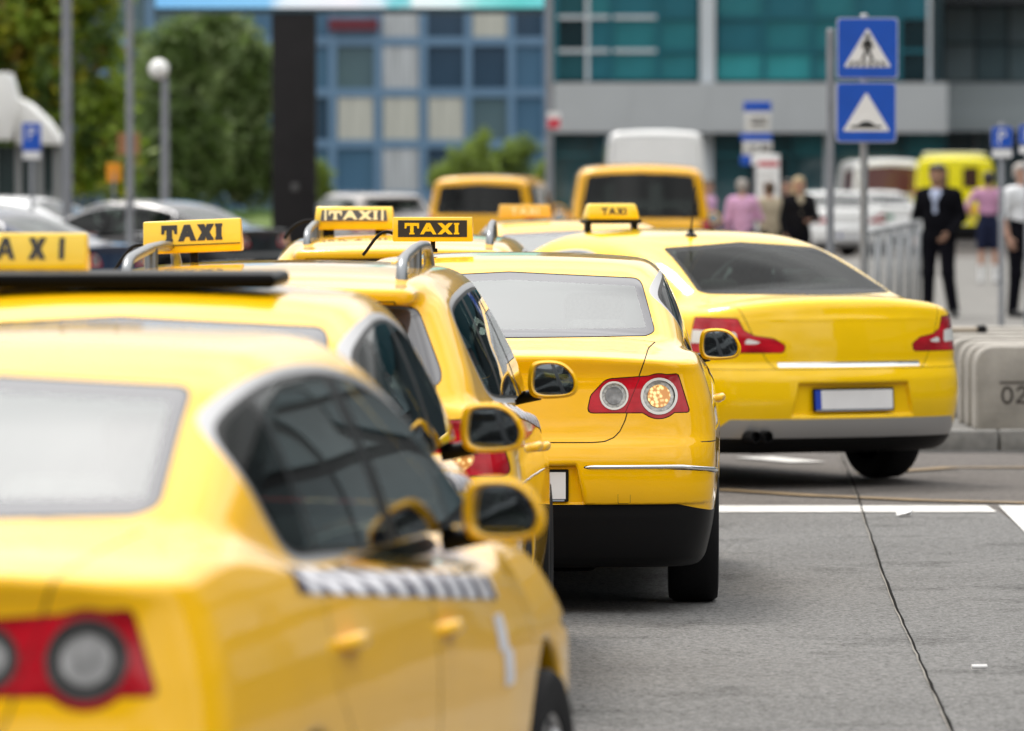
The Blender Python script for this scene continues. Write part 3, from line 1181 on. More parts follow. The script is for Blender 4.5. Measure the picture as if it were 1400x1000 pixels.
def build_estate():
    cv = Carver(ESTATE, .0135)
    glazing(cv, [(.0, 1.385), (.53, 1.365), (.64, 1.10), (0, 1.085)], .72,
            [(0, 1.40), (.56, 1.375), (.70, 1.03), (0, 1.03)], 2.6, GLASS_E, GLASS_W, frit=.06, rear_ymin=-.1)
    lp = round_poly([(.42, .82), (.44, .93), (.56, .99), (.80, 1.0), (.86, .80)], .03)
    lamp = cv.take(lambda V: np.maximum(poly_sdf(V[:, 0], V[:, 2], lp), V[:, 1] - .36), gap=.002)
    refl, lamp = cv.take(lambda V: np.hypot(V[:, 0] - .68, (V[:, 2] - .87) * 1.2) - .055, src=lamp)
    lid = [(0, .66), (.46, .66), (.52, .72), (.56, .84), (.605, .98), (.600, 1.15), (.48, 1.2), (.46, 1.42), (0, 1.42), (-.05, 1.42), (-.05, .66)]
    dl = cv.take(lambda V: np.maximum(np.maximum(poly_sdf(V[:, 0], V[:, 2], lid), V[:, 1] - .42), V[:, 2] - 1.385), gap=.0024)
    bp = cv.take(lambda V: np.maximum(V[:, 2] - .66, V[:, 1] - .6), gap=.002)
    skirt, bp = cv.take(lambda V: V[:, 2] - .44, src=bp)
    carve_common(cv, closed_spline(E_DLO, 4), [(1.22, 1.28, .07), (2.22, 2.12, .10)],
                 [('w_f', 2.17, 3.6, 'front_door'), ('w_r', 1.25, 2.17, 'rear_door'), ('w_q', .3, 1.25, None)],
                 [('front_door', [(2.23, .27), (3.40, .27), (3.45, .86), (3.22, .98), (2.85, 1.12), (2.17, 1.25), (2.20, 1.0)]),
                  ('rear_door', [(1.50, .27), (2.22, .27), (2.195, 1.0), (2.16, 1.25), (1.26, 1.2), (1.24, 1.0), (1.22, .80), (1.40, .60)])])
    hl = cv.take(lambda V: np.maximum(poly_sdf(V[:, 0], V[:, 2], round_poly([(.42, .60), (.80, .63), (.86, .72), (.78, .76), (.40, .69)], .03)), 4.0 - V[:, 1]), gap=.002)
    gr = cv.take(lambda V: np.maximum(poly_sdf(V[:, 0], V[:, 2], [(-.3, .36), (.30, .36), (.38, .72), (-.38, .72)]), 4.3 - V[:, 1]), gap=.002)
    und = cv.take(lambda V: V[:, 2] - .235)
    cv.add('hl', 'headlight', hl, CLEAR); cv.add('grille', 'grille', gr, GLOB, None, False)
    cv.add('under', 'underbody', und, PLA, None, False)
    cv.add('body', 'body', cv.rest, YEL, None, False)
    cv.add('tail', 'tailgate', dl, YEL, None, False)
    cv.add('bumper', 'rear_bumper', bp, YEL, None, False)
    cv.add('skirt', 'bumper_skirt', skirt, PLA, 'bumper', False)
    cv.add('ol', 'taillight', lamp, RED); cv.add('ol_r', 'lamp_lens', refl, AMBER, 'ol')
    stripes(cv, 1.02, 3.05, belt)
    merge_gap(cv)
    root = empty('taxi_car')
    ob = cv.finish(root)
    for sd in ('R', 'L'):
        s = 1 if sd == 'R' else -1
        handle(ob[('front_door', sd)], YEL, s * .885, 2.33, .815, s)
        handle(ob[('rear_door', sd)], YEL, s * .885, 1.33, .855, s)
        mirror(ob[('front_door', sd)], YEL, s * .925, 2.87, 1.045, s)
        wheel(root, s * .79, .985, .315, .315, .215, s, ALU)
        wheel(root, s * .79, 3.69, .315, .315, .215, s, ALU)
        m = MB()
        zr = lambda y: float(cv_roof(ESTATE, .47, y))
        ys = [.58, .585, .60, .66, .76, 1.0, 1.5, 2.0, 2.4, 2.55, 2.64, 2.66]
        hs = [-.02, .025, .052, .075, .082, .082, .082, .082, .078, .06, .02, -.02]
        m.tube([(s * .47, y, zr(y) + h) for y, h in zip(ys, hs)], [.021] * 2 + [.019] * 8 + [.021] * 2, n=12)
        m.tube([(s * .47, 1.55, zr(1.55) - .02), (s * .47, 1.56, zr(1.55) + .08)], .024, n=10)
        m.build('roof_rail', RAILM, root)
    common_inside(root)
    plate(root, .52, .11, (0, .038, .535), R(-3))
    m = MB()
    m.box((0, 2.0, .33), (1.30, 3.6, .16)); m.box((0, .75, .48), (1.2, .9, .3))
    m.build('floor_pan', PLA, root)
    return root, ob


def cv_roof(p, x, y):
    return pchip(*p['roof'])(y) - p['rcrown'] * (abs(x) / .6) ** 2.2 - .012


# ---- fastback saloon
FAST = dict(
    length=4.84, half=0.915, height=1.47, zb=0.20,
    plan=([-.1, .15, .5, 1.0, 1.8, 3.0, 3.9, 4.4, 4.8], [.845, .868, .892, .905, .91, .91, .90, .865, .78]),
    sec=([.15, .25, .40, .55, .70, .84, .95, 1.05, 1.13, 1.25], [.09, .055, .018, .0, .0, .006, .022, .05, .10, .2]),
    rear=([.15, .22, .28, .40, .52, .62, .69, .73, .80, .92, 1.04, 1.10, 1.16, 1.25], [.24, .13, .06, .018, .0, .006, .03, .048, .05, .062, .088, .105, .15, .25]),
    front=([.15, .35, .5, .65, .75, .9], [4.69, 4.81, 4.84, 4.81, 4.75, 4.57]),
    ftum=.06, rbow=.20, rpow=2.6, fbow=.42, crown=.075, kc=.18, kt=.06,
    top=([0, .15, .35, .62, .9, 1.3, 3.2, 3.6, 4.0, 4.4, 4.65, 4.85], [1.085, 1.100, 1.112, 1.118, 1.10, 1.05, .965, .985, .945, .86, .785, .67]),
    cab=([.8, .95, 1.1, 1.2, 1.31, 1.40, 1.47, 1.55], [.84, .825, .79, .755, .705, .655, .610, .55]),
    cabplan=([.3, .8, 1.4, 2.0, 2.8, 3.4, 3.8], [.92, .955, .985, 1.0, 1.0, .98, .95]),
    roof=([.5, .9, 1.35, 1.8, 2.35, 2.8, 3.2, 3.6], [1.26, 1.355, 1.435, 1.475, 1.488, 1.470, 1.42, 1.31]),
    rcrown=.038, rglass=((.50, 1.104), (1.36, 1.430)), wglass=((3.70, 1.0), (2.82, 1.42)), rgbow=.05, wgbow=.06, cabz=1.02,
    arches=[(1.05, .335, .362), (3.81, .335, .362)], recess=[(.40, .425, .605, .06)], kr=.10, kcp=.14, ku=.07,
)


def build_fastback():
    cv = Carver(FAST, .0135)
    glazing(cv, [(.0, 1.412), (.525, 1.378), (.640, 1.130), (.61, 1.118), (0, 1.114)], 1.5,
            [(0, 1.40), (.56, 1.375), (.70, 1.03), (0, 1.03)], 2.6, GLASS_F, GLASS_W, frit=.022, fritm=mat('matt_border', (.012, .012, .013), rough=.35, ior=1.15))
    lp = round_poly([(.432, .785), (.425, .830), (.49, .868), (.60, .885), (.655, .915), (.685, .985), (.95, .995), (.95, .785)], [.03, .02, .04, .05, .03, .015, .01, .01])
    lamp = cv.take(lambda V: np.maximum(poly_sdf(V[:, 0], V[:, 2], lp), V[:, 1] - .40), gap=.002)
    w1 = round_poly([(.53, .838), (.64, .868), (.665, .835)], .012)
    w2 = round_poly([(.69, .835), (.70, .905), (.95, .925), (.95, .845)], .012)
    clear, lamp = cv.take(lambda V: np.minimum(poly_sdf(V[:, 0], V[:, 2], w1), poly_sdf(V[:, 0], V[:, 2], w2)), src=lamp)
    lid = [(0, .69), (.49, .69), (.535, .74), (.60, .86), (.68, 1.07), (.735, 1.13), (.69, 1.3), (0, 1.3), (-.05, 1.3), (-.05, .69)]
    dl = cv.take(lambda V: np.maximum(poly_sdf(V[:, 0], V[:, 2], lid), V[:, 1] - .60), gap=.002)
    strip, dl = cv.take(lambda V: np.maximum(np.abs(V[:, 2] - .716) - .014, V[:, 0] - .475), src=dl)
    bp = cv.take(lambda V: np.maximum(V[:, 2] - .69, V[:, 1] - .66), gap=.0015)
    lowr, bp = cv.take(lambda V: V[:, 2] - .292, src=bp)
    dif, bp = cv.take(lambda V: np.maximum(V[:, 2] - .402, V[:, 0] - (.845 - (V[:, 2] - .292) * .9)), src=bp)
    carve_common(cv, closed_spline([(3.35, .94), (2.85, .965), (2.25, .997), (1.80, 1.02), (1.66, 1.06), (1.64, 1.15), (1.74, 1.26), (1.97, 1.335), (2.27, 1.345), (2.63, 1.30), (2.93, 1.21), (3.18, 1.09)], 4), [(2.26, 2.16, .10)],
                 [('w_f', 2.2, 3.7, 'front_door'), ('w_r', .8, 2.2, 'rear_door')],
                 [('front_door', [(2.23, .28), (3.45, .28), (3.50, .88), (3.26, .99), (2.9, 1.12), (2.17, 1.25), (2.20, 1.0)]),
                  ('rear_door', [(1.55, .28), (2.22, .28), (2.195, 1.0), (2.16, 1.25), (1.80, 1.15), (1.72, 1.06), (1.42, .92), (1.35, .80), (1.48, .60)])], door_paint=SUPY)
    hl = cv.take(lambda V: np.maximum(poly_sdf(V[:, 0], V[:, 2], round_poly([(.42, .62), (.80, .65), (.86, .74), (.78, .78), (.40, .71)], .03)), 4.0 - V[:, 1]), gap=.002)
    und = cv.take(lambda V: V[:, 2] - .25)
    cv.add('hl', 'headlight', hl, CLEAR)
    cv.add('under', 'underbody', und, PLA, None, False)
    cv.add('body', 'body', cv.rest, SUPY, None, False)
    cv.add('lid', 'boot_lid', dl, SUPY, None, False)
    cv.add('strip', 'chrome_strip', strip, CHR, 'lid', False)
    cv.add('bumper', 'rear_bumper', bp, SUPY, None, False)
    cv.add('dif', 'diffuser', dif, mat('silver_diffuser', (.42, .42, .42), rough=.35, metal=.6), 'bumper', False)
    cv.add('skirt', 'bumper_skirt', lowr, PLA, 'bumper', False)
    cv.add('ol', 'taillight', lamp, RED); cv.add('ol_c', 'lamp_lens', clear, RING, 'ol')
    merge_gap(cv)
    root = empty('taxi_car')
    ob = cv.finish(root)
    for sd in ('R', 'L'):
        s = 1 if sd == 'R' else -1
        handle(ob[('front_door', sd)], SUPY, s * .885, 2.40, .83, s)
        handle(ob[('rear_door', sd)], SUPY, s * .885, 1.38, .86, s)
        mirror(ob[('front_door', sd)], SUPY, s * .925, 2.90, 1.05, s)
        wheel(root, s * .79, 1.05, .32, .32, .225, s, ALU)
        wheel(root, s * .79, 3.81, .32, .32, .225, s, ALU)
    common_inside(root)
    plate(root, .52, .11, (0, .035, .512), R(-4))
    m = MB()
    m.box((0, 2.1, .33), (1.30, 3.7, .16)); m.box((0, .66, .42), (1.2, .8, .1)); m.rbox((-.1, .55, .26), (.8, .35, .14), .05)
    m.build('floor_pan', PLA, root)
    m = MB()
    for x in (-.56, -.64):
        m.lathe([(.028, .05), (.034, .05), (.034, .3), (.028, .3)], n=14, c=(x, 0, .305), axis='y', cap=False)
        m.lathe([(.0275, .09), (.001, .09)], n=14, c=(x, 0, .305), axis='y', cap=False)
    m.build('exhaust', PLA, root)
    m = MB()
    m.lathe([(.045, 0), (.036, .016), (.018, .028), (.012, .05)], n=16, c=(-.22, 1.58, 1.440))
    m.tube([(-.22, 1.58, 1.478), (-.22, 1.52, 1.74)], [.006, .0035], n=8)
    m.build('antenna', PLA, root)
    return root, ob


# ---- vans
def van_spec(L, W, H, belt_z, ry=.10, hood=.9, slope=.55, kc=.12):
    hw = W / 2
    return dict(
        length=L, half=hw, height=H, zb=.24,
        plan=([0, .3, 1.0, L - 1.2, L - .4, L], [hw - .025, hw - .01, hw, hw, hw - .05, hw - .14]),
        sec=([.2, .35, .6, .9, belt_z, belt_z + .15], [.05, .02, 0, .0, .012, .06]),
        rear=([.2, .3, .45, .6, .65, .8, belt_z, belt_z + .2], [.12, .03, 0, .005, .03, .035, .05, .06]),
        front=([.2, .4, .6, .9, 1.1, 1.4], [L - .1, L - .02, L, L - .05, L - .14, L - .4]),
        rbow=.05, rpow=3.5, fbow=.35, crown=.02, kc=kc, kt=.06,
        top=([0, L - hood - .3, L - hood, L - .3, L], [belt_z + .05, belt_z + .05, belt_z, belt_z - .16, belt_z - .36]),
        cab=([.8, belt_z, H - .35, H - .08, H + .1], [hw - .005, hw - .022, hw - .085, hw - .135, hw - .20]),
        cabplan=([0, .3, 1, L], [.985, .995, 1, 1]),
        roof=([0, .25, .8, L * .5, L - hood - slope - .2, L - hood], [H - .07, H - .035, H - .008, H, H - .05, H - .4]),
        rcrown=.03, rglass=((.05, belt_z - .1), (.05 + ry, H - .1)), wglass=((L - hood + .1, belt_z), (L - hood - slope, H - .08)), rgbow=.04, wgbow=.08,
        arches=[(.95, .33, .37), (L - .95, .33, .37)], kr=.12, kcp=kc, ku=.04, cabz=.75)


def build_van(name, spec, body_m, rear_win, side_wins, lamp_pts, h=.028, glassm=None, split_win=False, gate=True, wt=None, bumper_m=None, wheels=True):
    cv = Carver(spec, h)
    glassm = glassm or GLASS_D
    W = spec['half']; H = spec['height']; L = spec['length']
    wp = round_poly(rear_win, .05)
    if split_win:
        rw = cv.take(lambda V: np.maximum(poly_sdf(V[:, 0], V[:, 2], wp), V[:, 1] - .6), gap=.006)
        cv.add('rw', 'rear_window', rw, glassm)
    else:
        full = [(x, z) for x, z in rear_win] + [(-x, z) for x, z in rear_win[::-1] if x > 1e-6]
        full = round_poly(full, .05)
        rw = cv.take(lambda V: np.maximum(poly_sdf(V[:, 0], V[:, 2], full), V[:, 1] - .6), gap=.006)
        cv.add('rw', 'rear_window', rw, glassm, None, False)
    zb = rear_win[-1][1]
    ws = cv.take(lambda V: np.maximum(np.maximum(poly_sdf(V[:, 0], V[:, 2], [(-.2, zb + .05), (W - .14, zb + .05), (W - .2, H - .16), (-.2, H - .13)]), L * .6 - V[:, 1]), V[:, 0] - 9), gap=.006)
    cv.add('ws', 'windscreen', ws, glassm, None, False)
    for i, pts in enumerate(side_wins):
        sw = cv.take(side_sdf(round_poly(pts, .05)), gap=.006)
        cv.add('sw%d' % i, 'side_window', sw, glassm)
    lm = cv.take(lambda V: np.maximum(poly_sdf(V[:, 0], V[:, 2], lamp_pts), V[:, 1] - .30), gap=.005)
    cv.add('lamp', 'taillight', lm, RED)
    hl = cv.take(lambda V: np.maximum(poly_sdf(V[:, 0], V[:, 2], [(W * .5, .7), (W, .7), (W, .9), (W * .55, .85)]), L - .6 - V[:, 1]), gap=.005)
    cv.add('hl', 'headlight', hl, CLEAR)
    bp = cv.take(lambda V: np.maximum(V[:, 2] - .60, V[:, 1] - .55), gap=.004)
    if gate:
        gt = cv.take(lambda V: np.maximum(np.maximum(np.maximum(V[:, 0] - (W - .17), V[:, 1] - .30), V[:, 2] - (H - .14)), .60 - V[:, 2]), gap=.005)
        cv.add('gate', 'tailgate', gt, body_m, None, False)
    und = cv.take(lambda V: V[:, 2] - .30)
    cv.add('under', 'underbody', und, PLA, None, False)
    cv.add('bumper', 'rear_bumper', bp, bumper_m or body_m, None, False)
    cv.add('body', 'body', cv.rest, body_m, None, False)
    merge_gap(cv)
    root = empty(name)
    cv.finish(root)
    for s in (1, -1):
        wheel(root, s * (W - .13), .95, .33, .33, .21, s, ALU)
        wheel(root, s * (W - .13), L - .95, .33, .33, .21, s, ALU)
        mirror(root, body_m if not bumper_m else PLA, s * (W + .10), L - 1.55, 1.22, s, 1.35)
    plate(root, .52, .11, (0, .03, .70), 0)
    seats(root, [(L - 2.3, (-.45, .45), .45), (L - 3.3, (-.45, .0, .45), .45)], .48)
    m = MB()
    m.box((0, L / 2, .42), (W * 1.7, L - 1.0, .1))
    m.build('floor_pan', PLA, root)
    return root


# ------------------------------------------------------------------ roof signs
def letter_polys(ch, w, h, st, slab=0.0):
    """Outlines of the four letters, origin at the lower left."""
    if ch == 'T':
        s = w / 2 - st / 2; t = w / 2 + st / 2
        tk = st * .85
        if slab:
            return [[(0, h), (0, h - tk * 1.9), (tk * .55, h - tk * 1.9), (tk * .75, h - tk), (s, h - tk), (s, tk * .55), (s - slab, tk * .55), (s - slab, 0), (t + slab, 0),
                     (t + slab, tk * .55), (t, tk * .55), (t, h - tk), (w - tk * .75, h - tk), (w - tk * .55, h - tk * 1.9), (w, h - tk * 1.9), (w, h)]]
        return [[(0, h), (0, h - tk), (s, h - tk), (s, 0), (t, 0), (t, h - tk), (w, h - tk), (w, h)]]
    if ch == 'A':
        m = w / 2; k = st * 1.02; a = .26 * h; b = a + st * .8
        ap = st * .55
        inx = lambda y: k + (m - k) * (y / (h - st * 1.25)) if y < h - st * 1.25 else m
        return [[(0, 0), (m - ap, h), (m + ap, h), (w, 0), (w - k, 0), (w - inx(a), a), (inx(a), a), (k, 0)],
                ] if False else [[(0, 0), (m - ap, h), (m, h), (m, h - st * 1.25), (inx(b), b), (m, b), (m, a), (inx(a), a), (k, 0)],
                                 [(w, 0), (w - k, 0), (w - inx(a), a), (m, a), (m, b), (w - inx(b), b), (m, h - st * 1.25), (m, h), (m + ap, h)]]
    if ch == 'X':
        k = st * 1.15; m = w / 2; c = h / 2
        return [[(0, 0), (m - k * .62, c), (0, h), (k * 1.15, h), (m, c + k * .72), (w - k * 1.15, h), (w, h), (m + k * .62, c), (w, 0), (w - k * 1.15, 0), (m, c - k * .72), (k * 1.15, 0)]]
    if ch == 'I':
        if slab:
            tk = st * .5
            return [[(0, 0), (0, tk), (slab, tk), (slab, h - tk), (0, h - tk), (0, h), (st + 2 * slab, h), (st + 2 * slab, h - tk), (st + slab, h - tk), (st + slab, tk), (st + 2 * slab, tk), (st + 2 * slab, 0)]]
        return [[(0, 0), (0, h), (st, h), (st, 0)]]


def letters(parent, word_w, h, m, M, st=.2, slab=0.0, gap=.14, depth=.003, widths=(.95, 1.08, 1.02, 0)):
    """TAXI in raised letters; M places the x-z lettering plane (front is -y)."""
    st *= h
    ws = [widths[0] * h, widths[1] * h, widths[2] * h, st + 2 * slab * h]
    total = sum(ws) + 3 * gap * h
    k = word_w / total
    x = -word_w / 2
    for ch, w in zip('TAXI', ws):
        b = MB()
        for pts in letter_polys(ch, w * k, h, st * min(1, k * 1.1), slab * h * k):
            n = len(pts)
            P = [(x + px, -depth, pz - h / 2) for px, pz in pts] + [(x + px, 0.0005, pz - h / 2) for px, pz in pts]
            b.add([M @ Vector(p) for p in P], [tuple(range(n)), tuple(range(2 * n - 1, n - 1, -1))] + [(i, n + i, n + (i + 1) % n, (i + 1) % n) for i in range(n)])
        me = b.mesh('letter')
        bm = bmesh.new(); bm.from_mesh(me)
        bmesh.ops.recalc_face_normals(bm, faces=bm.faces[:])
        bmesh.ops.triangulate(bm, faces=[f for f in bm.faces if len(f.verts) > 4])
        bm.to_mesh(me); bm.free()
        link('letter', me, parent, m)
        x += w * k + gap * h * k


def prism_sign(root, prof, w, m, taper=0.0, bevel=.006, name='sign_box'):
    """prof: (y, z) section, lying along x."""
    b = MB()
    b.prism(prof, 'x', -w / 2, w / 2)
    if taper:
        zs = [p[1] for p in prof]; z0, z1 = min(zs), max(zs)
        b.v = [(x * (1 - taper * (z - z0) / (z1 - z0)), y, z) for x, y, z in b.v]
    return b.build(name, m, root, bevel=bevel)


def face_matrix(y0, z0, y1, z1):
    """Lettering plane on the face from (y0,z0) at the bottom to (y1,z1) at the top."""
    c = Vector((0, (y0 + y1) / 2, (z0 + z1) / 2))
    up = Vector((0, y1 - y0, z1 - z0)).normalized()
    xx = Vector((1, 0, 0))
    yy = up.cross(xx)
    M = Matrix(((xx.x, yy.x, up.x, c.x), (xx.y, yy.y, up.y, c.y), (xx.z, yy.z, up.z, c.z), (0, 0, 0, 1)))
    return M
# ================================================================== THE PLACE
def sheet(name, pts, z, m, kind='structure'):
    me = bpy.data.meshes.new(name)
    me.from_pydata([(x, y, z) for x, y in pts], [], [tuple(range(len(pts)))])
    o = link(name, me, None, m)
    if o.data.polygons[0].normal.z < 0:
        o.data.flip_normals()
    o['kind'] = kind
    return o


def asphalt(name, lo, hi, warm=(1, 1, 1)):
    m = bpy.data.materials.new(name)
    m.use_nodes = True
    nt = m.node_tree
    b = nt.nodes['Principled BSDF']
    tc = nt.nodes.new('ShaderNodeTexCoord')
    def noise(s, d, r=.6):
        n = nt.nodes.new('ShaderNodeTexNoise')
        n.inputs['Scale'].default_value = s; n.inputs['Detail'].default_value = d; n.inputs['Roughness'].default_value = r
        nt.links.new(tc.outputs['Object'], n.inputs['Vector'])
        return n.outputs['Fac']
    def math_(op, a, b_):
        n = nt.nodes.new('ShaderNodeMath'); n.operation = op
        for i, v in enumerate((a, b_)):
            if isinstance(v, (int, float)): n.inputs[i].default_value = v
            else: nt.links.new(v, n.inputs[i])
        return n.outputs[0]
    vo = nt.nodes.new('ShaderNodeTexVoronoi')
    vo.inputs['Scale'].default_value = 75
    nt.links.new(tc.outputs['Object'], vo.inputs['Vector'])
    fine = noise(60, 6, .75); mid = noise(24, 8, .85); big = noise(.55, 4)
    s = math_('ADD', math_('MULTIPLY', fine, .45), math_('ADD', math_('MULTIPLY', mid, .85), math_('MULTIPLY', big, .18)))
    s = math_('ADD', s, math_('MULTIPLY', vo.outputs['Distance'], -.20))
    st_ = nt.nodes.new('ShaderNodeMapRange')          # oil drips and tyre-worn patches
    st_.inputs[1].default_value = .52; st_.inputs[2].default_value = .72; st_.inputs[3].default_value = .02; st_.inputs[4].default_value = -.15
    nt.links.new(noise(1.1, 8, .72), st_.inputs[0])
    s = math_('ADD', s, st_.outputs[0])
    cr = nt.nodes.new('ShaderNodeValToRGB')
    cr.color_ramp.elements[0].position = .50; cr.color_ramp.elements[1].position = .84
    cr.color_ramp.elements[0].color = (*[lo * w for w in warm], 1)
    cr.color_ramp.elements[1].color = (*[hi * w for w in warm], 1)
    nt.links.new(s, cr.inputs['Fac'])
    nt.links.new(cr.outputs['Color'], b.inputs['Base Color'])
    b.inputs['Roughness'].default_value = .9
    b.inputs['Specular IOR Level'].default_value = .12
    bp = nt.nodes.new('ShaderNodeBump')
    bp.inputs['Strength'].default_value = .55; bp.inputs['Distance'].default_value = .006
    nt.links.new(math_('ADD', fine, math_('MULTIPLY', vo.outputs['Distance'], .6)), bp.inputs['Height'])
    nt.links.new(bp.outputs['Normal'], b.inputs['Normal'])
    MATS[name] = m
    return m


ASPH = asphalt('asphalt_bay', .048, .250, (1.0, .99, .975))
ASPH2 = asphalt('asphalt_road', .05, .175, (1.06, .97, .91))
PAVE = mat('pavement_concrete', (.135, .13, .12), rough=.85, noise=.22, nscale=2.2, detail=8, bump=.3, bscale=60)
KERBM = mat('kerb_granite', (.19, .185, .175), rough=.8, noise=.2, nscale=14, bump=.4, bscale=90)
KERBD = mat('gutter_stone', (.10, .10, .10), rough=.85, noise=.3, nscale=8)
LINE = mat('road_paint_white', (.50, .49, .47), rough=.7, noise=.30, nscale=11, detail=9, bump=.2)
LINEY = mat('road_paint_faded_yellow', (.17, .115, .055), rough=.8, noise=.35, nscale=7, detail=8)
GRASSM = mat('lawn_soil', (.05, .085, .018), rough=.95, noise=.4, nscale=3)
STEEL = mat('galvanised_steel', (.30, .31, .32), rough=.5, metal=.6, noise=.12, nscale=9)
POLEM = mat('grey_pole_paint', (.21, .22, .24), rough=.55, noise=.12, nscale=5)
LAMPG = mat('lamp_globe_white', (.82, .82, .80), rough=.3)
CONC = mat('barrier_concrete', (.30, .28, .25), rough=.9, noise=.2, nscale=5, detail=8, bump=.5, bscale=45)
SIGNB = mat('sign_blue', (.003, .075, .46), rough=.35, noise=.08, nscale=5)
SIGNW = mat('sign_white', (.74, .74, .74), rough=.4, noise=.05, nscale=8)
SIGNK = mat('sign_black', (.012, .012, .012), rough=.4)
SIGNBACK = mat('sign_edge_grey', (.38, .42, .60), rough=.45)

sheet('ground', [(-700, -60), (700, -60), (700, 1500), (-700, 1500)], -.008, ASPH2)
sheet('road', [(-30, -20), (8.3, -20), (8.3, 120), (-30, 120)], -.004, ASPH2)
ASPH3 = asphalt('unseen_dark_asphalt', .020, .065)
sheet('lane', [(8.3, -20), (27.5, -20), (27.5, 88), (8.3, 88)], -.004, ASPH3)  # unseen dark ground added so the car flanks reflect less brightness
bay = sheet('taxi_bay', [(-12, -10), (2.62, -10), (2.62, 35.55), (-12, 35.55)], .0, ASPH)
line_y0, line_y1 = ground_at(1185, 702).y, ground_at(1185, 693).y


def quad_strip(name, pts, w, z, m):
    """Painted stripe along a polyline on the road."""
    vs, fs = [], []
    for i, (x, y) in enumerate(pts):
        a = Vector(pts[max(0, i - 1)]); b = Vector(pts[min(len(pts) - 1, i + 1)])
        t = (b - a).normalized(); n = Vector((-t.y, t.x))
        ww = w[i] if isinstance(w, (list, tuple)) else w
        vs += [(x + n.x * ww / 2, y + n.y * ww / 2, z), (x - n.x * ww / 2, y - n.y * ww / 2, z)]
        if i: fs.append((2 * i - 2, 2 * i - 1, 2 * i + 1, 2 * i))
    me = bpy.data.meshes.new(name)
    me.from_pydata(vs, [], fs)
    o = link(name, me, None, m)
    if o.data.polygons[0].normal.z < 0: o.data.flip_normals()
    o['kind'] = 'structure'
    return o


ym = (line_y0 + line_y1) / 2
quad_strip('road_marking', [(-8, ym - .03), (2.60, ym + .02)], line_y1 - line_y0, .005, LINE)
quad_strip('road_marking', [(2.74, ym + .35), (2.68, 33.5), (2.64, 32)], .16, .006, LINE)
for row, xs in ((680, (980, 1100, 1260, 1420)), (640, (1180, 1300, 1420))):
    pts = [ground_at(x, row + d) for x, d in zip(xs, (-10, -2, 5, 9) if row == 680 else (9, 0, 0))]
    quad_strip('road_marking', [(p.x, p.y) for p in pts], .16, .005, LINEY)
p = ground_at(1068, 630)
quad_strip('road_marking', [(p.x - .12, p.y), (p.x + .12, p.y + .1)], .8, .005, LINE)  # small pale patch on the asphalt below the turning taxi
# joint between two runs of asphalt
jp = [ground_at(x, y) for x, y in ((1150, 622), (1164, 655), (1172, 676), (1184, 712), (1203, 770), (1226, 832), (1250, 884), (1277, 945), (1302, 1000), (1345, 1100), (1610, 1700))]
pts = []
for i in range(len(jp) - 1):
    for k in range(8):
        q = jp[i].lerp(jp[i + 1], k / 8)
        pts.append((q.x + random.uniform(-.003, .003), q.y))
quad_strip('road_joint', pts, [random.uniform(.006, .014) for _ in pts], .0065, mat('tar_joint', (.008, .0075, .007), rough=.8, ior=1.08))
quad_strip('road_joint', [(x - .008, y) for x, y in pts], [random.uniform(.001, .006) for _ in pts], .006, mat('joint_dust', (.22, .205, .18), rough=.9))

# ---- pavement island with kerb stones
PV = [(2.25, 43.35), (8.3, 43.28), (8.3, 86), (30, 90), (30, 135), (2.6, 135), (2.3, 90), (2.2, 60)]
m = MB()
n = len(PV)
m.prism(PV, 'z', -.02, .12)
pav = m.build('pavement', PAVE)
pav['kind'] = 'structure'
ks = MB(); ks.rbox((0, 0, 0), (.985, .16, .17), .012, 2)
kme = ks.mesh('kerb_stone'); kme.materials.append(KERBM)
kx = 2.2
i = 0
while kx < 7.2:
    o = link('kerb_stone', kme, pav)
    o.location = (kx + .5, 43.27 - (kx - 2.25) * .0108, .052 + random.uniform(-.003, .003))
    o.rotation_euler = (random.uniform(-.01, .01), random.uniform(-.004, .004), -.0108)
    kx += 1.0
ky = 43.5
while ky < 85:
    t = (ky + .5 - 43.35) / (60 - 43.35)
    o = link('kerb_stone', kme, pav)
    xx = 2.25 - .05 * t if ky < 60 else 2.2 + .1 * (ky - 60) / 30
    o.location = (xx - .06, ky + .5, .052 + random.uniform(-.003, .003))
    o.rotation_euler = (0, 0, math.pi / 2)
    ky += 1.0
sheet('gutter', [(2.0, 43.04), (8.3, 42.97), (8.3, 43.15), (2.0, 43.20)], .001, KERBD)
# slab joints of the pavement: recessed grooves as thin dark strips
for k in range(16):
    y = 45 + k * 2.2
    quad_strip('pavement_joint', [(2.4, y), (8.2, y - .06)], .02, .1235, mat('pave_joint', (.10, .095, .09), rough=.9))

# ---- litter
for (px, py, s, lab, nm) in ((1237, 707, .055, 'crumpled white paper scrap lying just past the stop line', 'paper_scrap'),
                             (1340, 918, .028, 'small white cigarette end lying on the asphalt right of the joint', 'cigarette_end')):
    g = ground_at(px, py)
    m = MB()
    if nm == 'paper_scrap':
        vs = [(random.uniform(-s, s), random.uniform(-s, s), random.uniform(0, s * .7)) for _ in range(14)]
        bm = bmesh.new()
        for v in vs: bm.verts.new(v)
        bmesh.ops.convex_hull(bm, input=bm.verts)
        idx = {v: k for k, v in enumerate(bm.verts)}
        m.add([v.co for v in bm.verts], [[idx[v] for v in f.verts] for f in bm.faces])
        bm.free()
    else:
        m.tube([(-s, 0, .008), (s, .01, .008)], .008, n=8)
    o = m.build(nm, SIGNW)
    o.location = (g.x, g.y, .006)
    tag(o, lab, 'litter')

